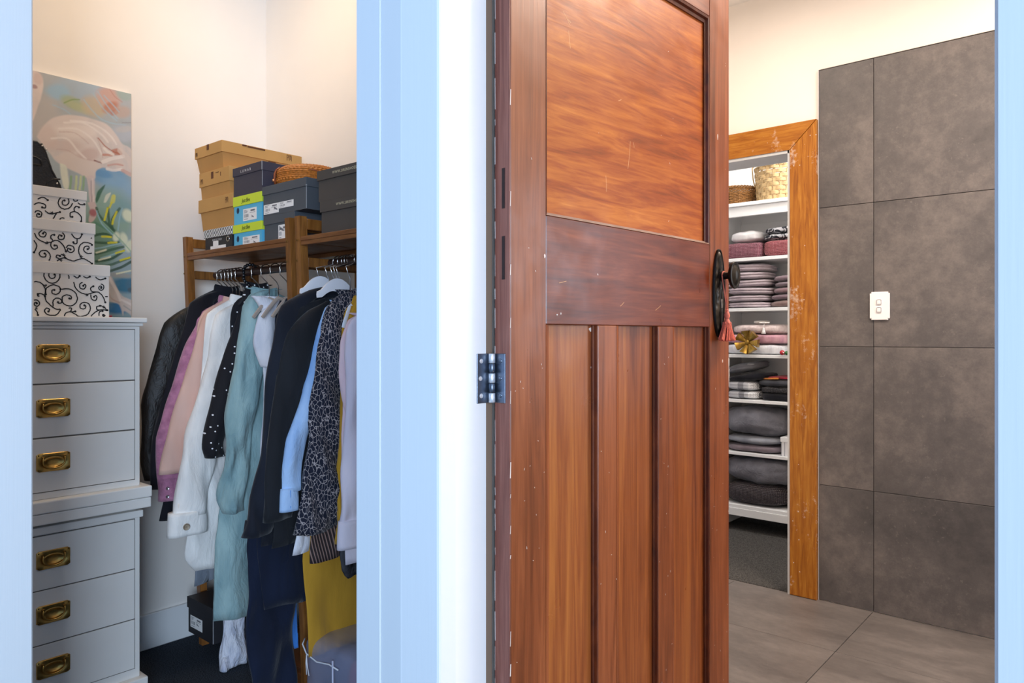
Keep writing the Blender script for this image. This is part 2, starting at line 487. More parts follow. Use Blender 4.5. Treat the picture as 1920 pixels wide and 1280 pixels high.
# ---------------------------------------------------------------- the panelled door
dr = empty('door_1', (-.762, .889, 0), math.radians(86.5), 'old red-brown panelled timber door standing open', None)
dr['kind'] = 'structure'
def dp(name, mat, *boxes, bev=.0015, **k):
    m = MB()
    for b in boxes: m.box(*b, bev)
    return m.build(name, mat, dr, local=True, **k)
ZB, ZT = .012, 1.985
dp('stile', D_STILE, (0, .087, .0006, .0350, ZB, ZT))
dp('stile', D_STILE, (.640, .730, .0006, .0350, ZB, ZT))
dp('hinge_edge', D_EDGE, (-.0012, .0002, .0015, .0345, ZB, ZT), bev=0)
dp('top_rail', D_RAIL, (.0872, .6398, .0008, .0348, 1.862, ZT))
dp('lock_rail', D_RAIL, (.0872, .6398, .0008, .0348, 1.168, 1.353))
dp('bottom_rail', D_RAIL, (.0872, .6398, .0008, .0348, ZB, .235))
dp('muntin', D_STILE, (.231, .290, .0008, .0345, .2352, 1.1678))
dp('muntin', D_STILE, (.432, .488, .0008, .0345, .2352, 1.1678))
dp('top_panel', D_TOPP, (.0872, .6398, .0125, .022, 1.3532, 1.8618), bev=0)
for a, b in ((.0872, .2308), (.2902, .4318), (.4882, .6398)):
    dp('lower_panel', D_LOWP, (a, b, .0135, .022, .2352, 1.1678), bev=0)
def wedge(name, p, q, inward, mat, w=.011, d=.0118):
    """moulding strip: triangular section from the frame face down to the panel"""
    p, q, n = Vector(p), Vector(q), Vector(inward)
    Y = Vector((0, 1, 0)); f = .0012
    sec = lambda c: [c+Y*f, c+Y*(f+.001)+n*w*.35, c+Y*(d*.62)+n*w*.55, c+Y*(d*.72)+n*w, c+Y*d+n*w, c+Y*d]
    MB().loft([sec(p), sec(q)]).build(name, mat, dr, local=True)
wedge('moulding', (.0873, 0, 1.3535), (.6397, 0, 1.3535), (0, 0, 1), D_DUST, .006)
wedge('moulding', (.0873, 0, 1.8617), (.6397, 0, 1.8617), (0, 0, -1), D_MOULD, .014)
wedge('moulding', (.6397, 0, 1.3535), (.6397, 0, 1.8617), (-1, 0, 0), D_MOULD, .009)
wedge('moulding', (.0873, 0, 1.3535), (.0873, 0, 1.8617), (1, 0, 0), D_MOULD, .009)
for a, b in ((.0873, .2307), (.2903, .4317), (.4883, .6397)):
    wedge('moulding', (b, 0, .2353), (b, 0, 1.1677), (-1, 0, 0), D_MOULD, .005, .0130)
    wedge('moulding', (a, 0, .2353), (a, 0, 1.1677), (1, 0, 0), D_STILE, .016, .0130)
# white paint flecks and bare chips
fl = MB()
for x, z, w, h in ((.7285, 1.085, .004, .028), (.7290, 1.055, .003, .05), (.676, 1.60, .003, .014), (.115, 1.185, .003, .003), (.125, 1.187, .002, .004), (.226, 1.160, .012, .008), (.227, 1.09, .003, .006)):
    pts = [(x+w*.5*math.cos(a)*(1+.3*math.sin(3*a)), (.0001 if x < .09 or x > .64 or z > 1.168 else .0129), z+h*.5*math.sin(a)) for a in [k*PI/5 for k in range(10)]]
    fl.loft([pts, [(p[0], p[1]+.0008, p[2]) for p in pts]])
rnd = random.Random(3)
for k in range(90):
    x = rnd.choice([rnd.uniform(.004, .085), rnd.uniform(.232, .289), rnd.uniform(.433, .487), rnd.uniform(.645, .725)]); z = rnd.uniform(.3, 1.15) if rnd.random() < .8 else rnd.uniform(1.2, 1.8)
    a = rnd.uniform(0, PI); L = rnd.uniform(.0008, .003)
    fl.ribbon([(x, .0003, z), (x+L*math.cos(a), .0003, z+L*math.sin(a)*1.6)], .0009, (0, 1, 0))
sc = MB()
for x, z, dx, dz in ((.145, 1.72, .02, -.02), (.16, 1.69, .005, -.03), (.35, 1.53, -.008, -.055), (.36, 1.53, .003, -.01), (.27, 1.45, .002, -.03), (.155, 1.71, .012, -.004), (.31, 1.60, .01, .005), (.42, 1.20, .02, .01), (.30, 1.205, .012, .008), (.12, 1.24, .02, .004)):
    sc.ribbon([(x, .0124 if z > 1.353 else .0004, z), (x+dx*.5+.001, .0124 if z > 1.353 else .0004, z+dz*.5), (x+dx, .0124 if z > 1.353 else .0004, z+dz)], .0008, (0, 1, 0))
fl.build('paint_fleck', plain('pale_paint_fleck', 'ddd4cc', .7, var=.1), dr, local=True, kind='stuff')
sc.build('scratch', plain('pale_scratch', 'd9a878', .6, var=.1), dr, local=True, kind='stuff')
# worn edge between the hinge edge and the face
m = MB(); rnd = random.Random(5); z = ZB+.01
while z < ZT-.05:
    L = rnd.uniform(.01, .06)
    m.ribbon([(-.0014, .0345-.0006*rnd.random(), z), (-.0014, .0345, z+L)], .0011*rnd.uniform(.5, 1.3), (1, 0, 0))
    if rnd.random() < .5: m.ribbon([(-.0003, .0006, z), (.0004, .0003, z+L*.5)], .0016*rnd.uniform(.5, 1.3), (0, 1, 0))
    z += L+rnd.uniform(.004, .03)
m.build('worn_edge', plain('worn_white_edge', 'e4dad4', .7, var=0), dr, local=True, kind='stuff')
# old mortice marks in the hinge edge
for z0, z1 in ((1.24, 1.31), (1.355, 1.42)):
    MB().box(-.0021, -.0013, .012, .018, z0, z1).build('filled_mortice', plain('dark_filler', '2a1a1a', .7), dr, local=True)
# hinge
hg = MB()
hg.box(-.0030, -.0012, .010, .0352, 1.04, 1.12, .0004)
ho = hg.build('hinge', STEEL, dr, local=True)
m = MB(); m.box(-.8035, -.8012, .853, .880, 1.04, 1.12, .0003); m.build('hinge_leaf', STEEL, ho)
for i in range(5):
    m = MB(); m.lathe([(.0052, 1.04+i*.016+.0006), (.0056, 1.04+i*.016+.0012), (.0056, 1.04+i*.016+.0152), (.0052, 1.04+i*.016+.0158)], Matrix.Translation((-.796, .8815, 0)), 14)
    m.build('hinge_knuckle', STEEL if i % 2 else SCREW, ho, smooth='auto')
for z, y in ((1.108, .862), (1.08, .860), (1.052, .862)):
    m = MB(); m.lathe([(.0041, 0), (.0036, .0009), (.001, .0013)], Matrix.Translation((-.8013, y, z)) @ Matrix.Rotation(PI/2, 4, 'Y'), 12)
    m.build('screw', SCREW, ho, smooth='auto')
for z, y in ((1.108, .021), (1.08, .022), (1.052, .021)):
    m = MB(); m.lathe([(.0041, 0), (.0036, .0006), (.001, .0009)], Matrix.Translation((-.003, y, z)) @ Matrix.Rotation(-PI/2, 4, 'Y'), 12)
    m.build('screw', STEEL, ho, local=True, smooth='auto')
# escutcheon and knob
pm = Matrix.Translation((.677, .0004, 1.245)) @ Matrix.Rotation(PI/2, 4, 'X')
m = MB()
def oval(r, z, a=.0255, b=.1005, n=40): return [pm @ Vector((a*r*math.cos(2*PI*j/n), b*(1-(1-r)*.255)*math.sin(2*PI*j/n) if r > .02 else b*.74*0, z)) for j in range(n)]
m.loft([oval(1, 0), oval(1, .0035), oval(.95, .0055), oval(.86, .0055), oval(.80, .0035), oval(.70, .0032)], False, True)
pl = m.build('escutcheon', BRONZE, dr, local=True, smooth='auto')
m = MB(); m.loft([oval(.78, .0033), oval(.70, .0050), oval(.45, .0078), oval(.2, .0088)], False, True)
m.build('ornament', ORNATE, pl, local=True, smooth=True)
m = MB(); m.box(.6745, .6795, -.0098, -.0085, 1.212, 1.226); m.lathe([(.004, .0085), (.004, .0098)], Matrix.Translation((.677, 0, 1.228)) @ Matrix.Rotation(PI/2, 4, 'X'), 10)
m.build('keyhole', plain('pale_keyhole', '9b948a', .6), pl, local=True)
km = Matrix.Translation((.681, 0, 1.284)) @ Matrix.Rotation(PI/2, 4, 'X')
m = MB(); m.lathe([(.014, .006), (.0135, .009), (.0085, .011), (.0075, .024), (.0095, .0255), (.0095, .028)], km, 20)
kn = m.build('knob_spindle', BRONZE, dr, local=True, smooth='auto')
m = MB(); m.lathe([(.009, .0275), (.015, .0295), (.0215, .034), (.0232, .038), (.0225, .041), (.0195, .0415), (.0180, .0405), (.0155, .0415), (.0120, .0445), (.006, .0465), (.001, .047)], km, 28, sy=1.33)
m.build('knob', BRONZE, kn, local=True, smooth='auto')
# tassel hanging from the knob spindle (lies in the door's own axes)
TC = plain('coral_cord', 'e0806f', .8, var=.1, vs=200)
TC2 = plain('coral_thread', 'f0806a', .8, var=.25, vs=300, bump=.3, bs=600)
DM = Matrix.Translation((-.762, .889, 0)) @ Matrix.Rotation(math.radians(86.5), 4, 'Z')
tl = empty('tassel', DM @ Vector((.680, -.020, 1.136)), 0, 'coral pink tassel hanging from the dark door knob', 'tassel')
def D3(x, y, z): return DM @ Vector((x, y, z))
m = MB()
for s in (-1, 1):
    m.tube([D3(.681+s*.009, -.0125, 1.284), D3(.681+s*.0085, -.0135, 1.274), D3(.681+s*.005, -.0155, 1.25), D3(.680+s*.0012, -.020, 1.208)], .0016, 6)
m.tube([D3(.681+.0095*math.cos(a), -.0125, 1.284+.0095*math.sin(a)) for a in [k*PI/8 for k in range(9)]], .0016, 6)
m.build('cord', TC, tl, smooth=True)
m = MB(); tm = Matrix.Translation(D3(.680, -.0205, 0))
m.lathe([(.002, 1.208), (.0042, 1.206), (.003, 1.203), (.005, 1.200), (.0068, 1.194), (.005, 1.188), (.0042, 1.186), (.0068, 1.181), (.0088, 1.173), (.010, 1.166)], tm, 14)
m.build('bead', TC, tl, smooth='auto')
m = MB(); rnd = random.Random(2)
for k in range(150):
    a = rnd.uniform(0, 2*PI); f = math.sqrt(rnd.random()); r1 = .0265*f
    e = 1.136+rnd.uniform(-.0015, .003)+.0022*f
    yoff = .0165*f
    p = [D3(.680+.009*f*math.cos(a), -.0205+.009*f*math.sin(a), 1.174), D3(.680+.014*f*math.cos(a), -.0205+.012*f*math.sin(a), 1.160), D3(.680+r1*math.cos(a), -.0215+yoff*math.sin(a), e)]
    m.tube(p, .0011, 4)
m.build('skirt', TC2, tl, kind='stuff')
m = MB()
for k in range(8):
    for s in (-1, 1):
        m.tube([D3(.680+(.0088+.0016*t)*math.cos(k*PI/4+s*t*.8), -.0205+(.0088+.0016*t)*math.sin(k*PI/4+s*t*.8), 1.179-.015*t) for t in (0, .5, 1)], .0009, 4)
m.build('net', TC, tl)

# ---------------------------------------------------------------- light switch
sw = empty('light_switch', (-.8015, 3.279, 1.212), 0, 'white two-button light switch on the dark wall tiles', 'light switch')
m = MB(); m.box(-.839, -.764, 3.271, 3.279, 1.2125, 1.3285)
es = [e for e in m.bm.edges if abs(e.verts[0].co.y-e.verts[1].co.y) > .004]
bmesh.ops.bevel(m.bm, geom=es, offset=.006, segments=4, affect='EDGES')
es = [e for e in m.bm.edges if e.verts[0].co.y < 3.2715 and e.verts[1].co.y < 3.2715]
bmesh.ops.bevel(m.bm, geom=es, offset=.0018, segments=2, affect='EDGES')
m.build('faceplate', SWITCH, sw, smooth='auto')
for z in (1.286, 1.254):
    m = MB(); m.box(-.8125, -.7935, 3.2695, 3.2712, z-.0105, z+.0105, .004, 2); m.build('button_bezel', plain('switch_bezel', 'd4d3d6', .4, var=0), sw)
    m = MB(); m.box(-.8105, -.7955, 3.2672, 3.2698, z-.0085, z+.0085, .0024, 2); m.build('rocker', SWITCH, sw)

# ---------------------------------------------------------------- two stacked chests of drawers
def chest(name, label, z0, z1, drawers, plinth, top):
    t = empty(name, (-2.56, .745, z0), 0, label, 'drawers', 'stacked white chests of drawers')
    m = MB(); m.box(-2.736, -2.392, .505, .990, plinth[-1][1], top[0][0], .002)
    m.build('body', CHEST, t)
    for (a, b, e) in plinth:
        m = MB(); m.box(-2.736, -2.390+e, .504, .990+e*.8, a, b, .004, 2); m.build('plinth', CHEST, t)
    for (a, b, e) in top:
        m = MB(); m.box(-2.736, -2.390+e, .504, .990+e*.8, a, b, .003, 2); m.build('top', CHEST, t)
    ys0, ys1 = .520, .9725
    m = MB(); m.box(-2.3935, -2.3915, ys0-.002, ys1+.002, drawers[-1][0]-.002, drawers[0][1]+.002); m.build('shadow_gap', CHEST_D, t)
    for a, b in drawers:
        m = MB(); m.box(-2.40, -2.3885, ys0, ys1, a+.0006, b-.0006, .0016, 2)
        d = m.build('drawer', CHEST, t)
        cz = (a+b)/2+.008; cy = .7455
        handle(d, cy, cz)
    return t
def handle(d, cy, cz, W=.0435, H=.0265):
    x0 = -2.3888
    n = 40; m = MB()
    def rect(k, w, h):
        a = 2*PI*k/n; c, s = math.cos(a), math.sin(a); q = min(w/abs(c) if abs(c) > 1e-6 else 9, h/abs(s) if abs(s) > 1e-6 else 9)
        return cy+q*c, cz+q*s
    def ell(k, w, h, dz=-.001):
        a = 2*PI*k/n; return cy+w*math.cos(a), cz+dz+h*math.sin(a)
    R = []
    R.append([(x0,)+rect(k, W, H) for k in range(n)])
    R.append([(x0+.0045,)+rect(k, W, H) for k in range(n)])
    R.append([(x0+.0058,)+rect(k, W-.0014, H-.0014) for k in range(n)])
    R.append([(x0+.0058,)+ell(k, .034, .0195, -.002) for k in range(n)])
    R.append([(x0+.0048,)+ell(k, .0325, .018, -.002) for k in range(n)])
    R.append([(x0+.0052,)+ell(k, .025, .0135, .000) for k in range(n)])
    R.append([(x0+.0022,)+ell(k, .020, .0105, .000) for k in range(n)])
    R.append([(x0+.0008,)+ell(k, .012, .006, .000) for k in range(n)])
    m.loft(R, True, True)
    m.build('handle_plate', BRASS, d, smooth='auto')
    for s in (-1, 1):
        m = MB(); m.box(x0+.0055, x0+.0095, cy+s*.0275-.004, cy+s*.0275+.004, cz+.0100, cz+.0175, .001); m.build('handle_lug', BRASSD, d)
        for sz in (-1, 1):
            m = MB(); m.lathe([(.0024, 0), (.0018, .0012), (.0004, .0016)], Matrix.Translation((x0+.0056, cy+s*.0385, cz+sz*.0215)) @ Matrix.Rotation(PI/2, 4, 'Y'), 10); m.build('screw', BRASSD, d)
    m = MB()
    pts = [(x0+.0100, cy-.0275, cz+.0135), (x0+.0102, cy-.0285, cz+.004)]+[(x0+.0105, cy-.0285*math.cos(a), cz+.001-.0185*math.sin(a)) for a in [k*PI/12 for k in range(1, 12)]]+[(x0+.0102, cy+.0285, cz+.004), (x0+.0100, cy+.0275, cz+.0135)]
    m.tube(pts, .0021, 8); m.build('handle_bail', BRASS, d, smooth=True)
chest('chest_of_drawers', 'lower white chest of drawers with brass handles, standing on the carpet', 0, .599,
      [(.417, .572), (.260, .415), (.104, .258)], [(0, .074, .020)], [(.577, .599, .008)])
chest('chest_of_drawers', 'upper white chest of drawers with brass handles, scroll boxes on its top', .600, 1.2045,
      [(1.010, 1.167), (.855, 1.007), (.698, .852)], [(.600, .609, -.010), (.6085, .640, .028), (.641, .676, .030)], [(1.178, 1.188, .008), (1.189, 1.2045, .018)])

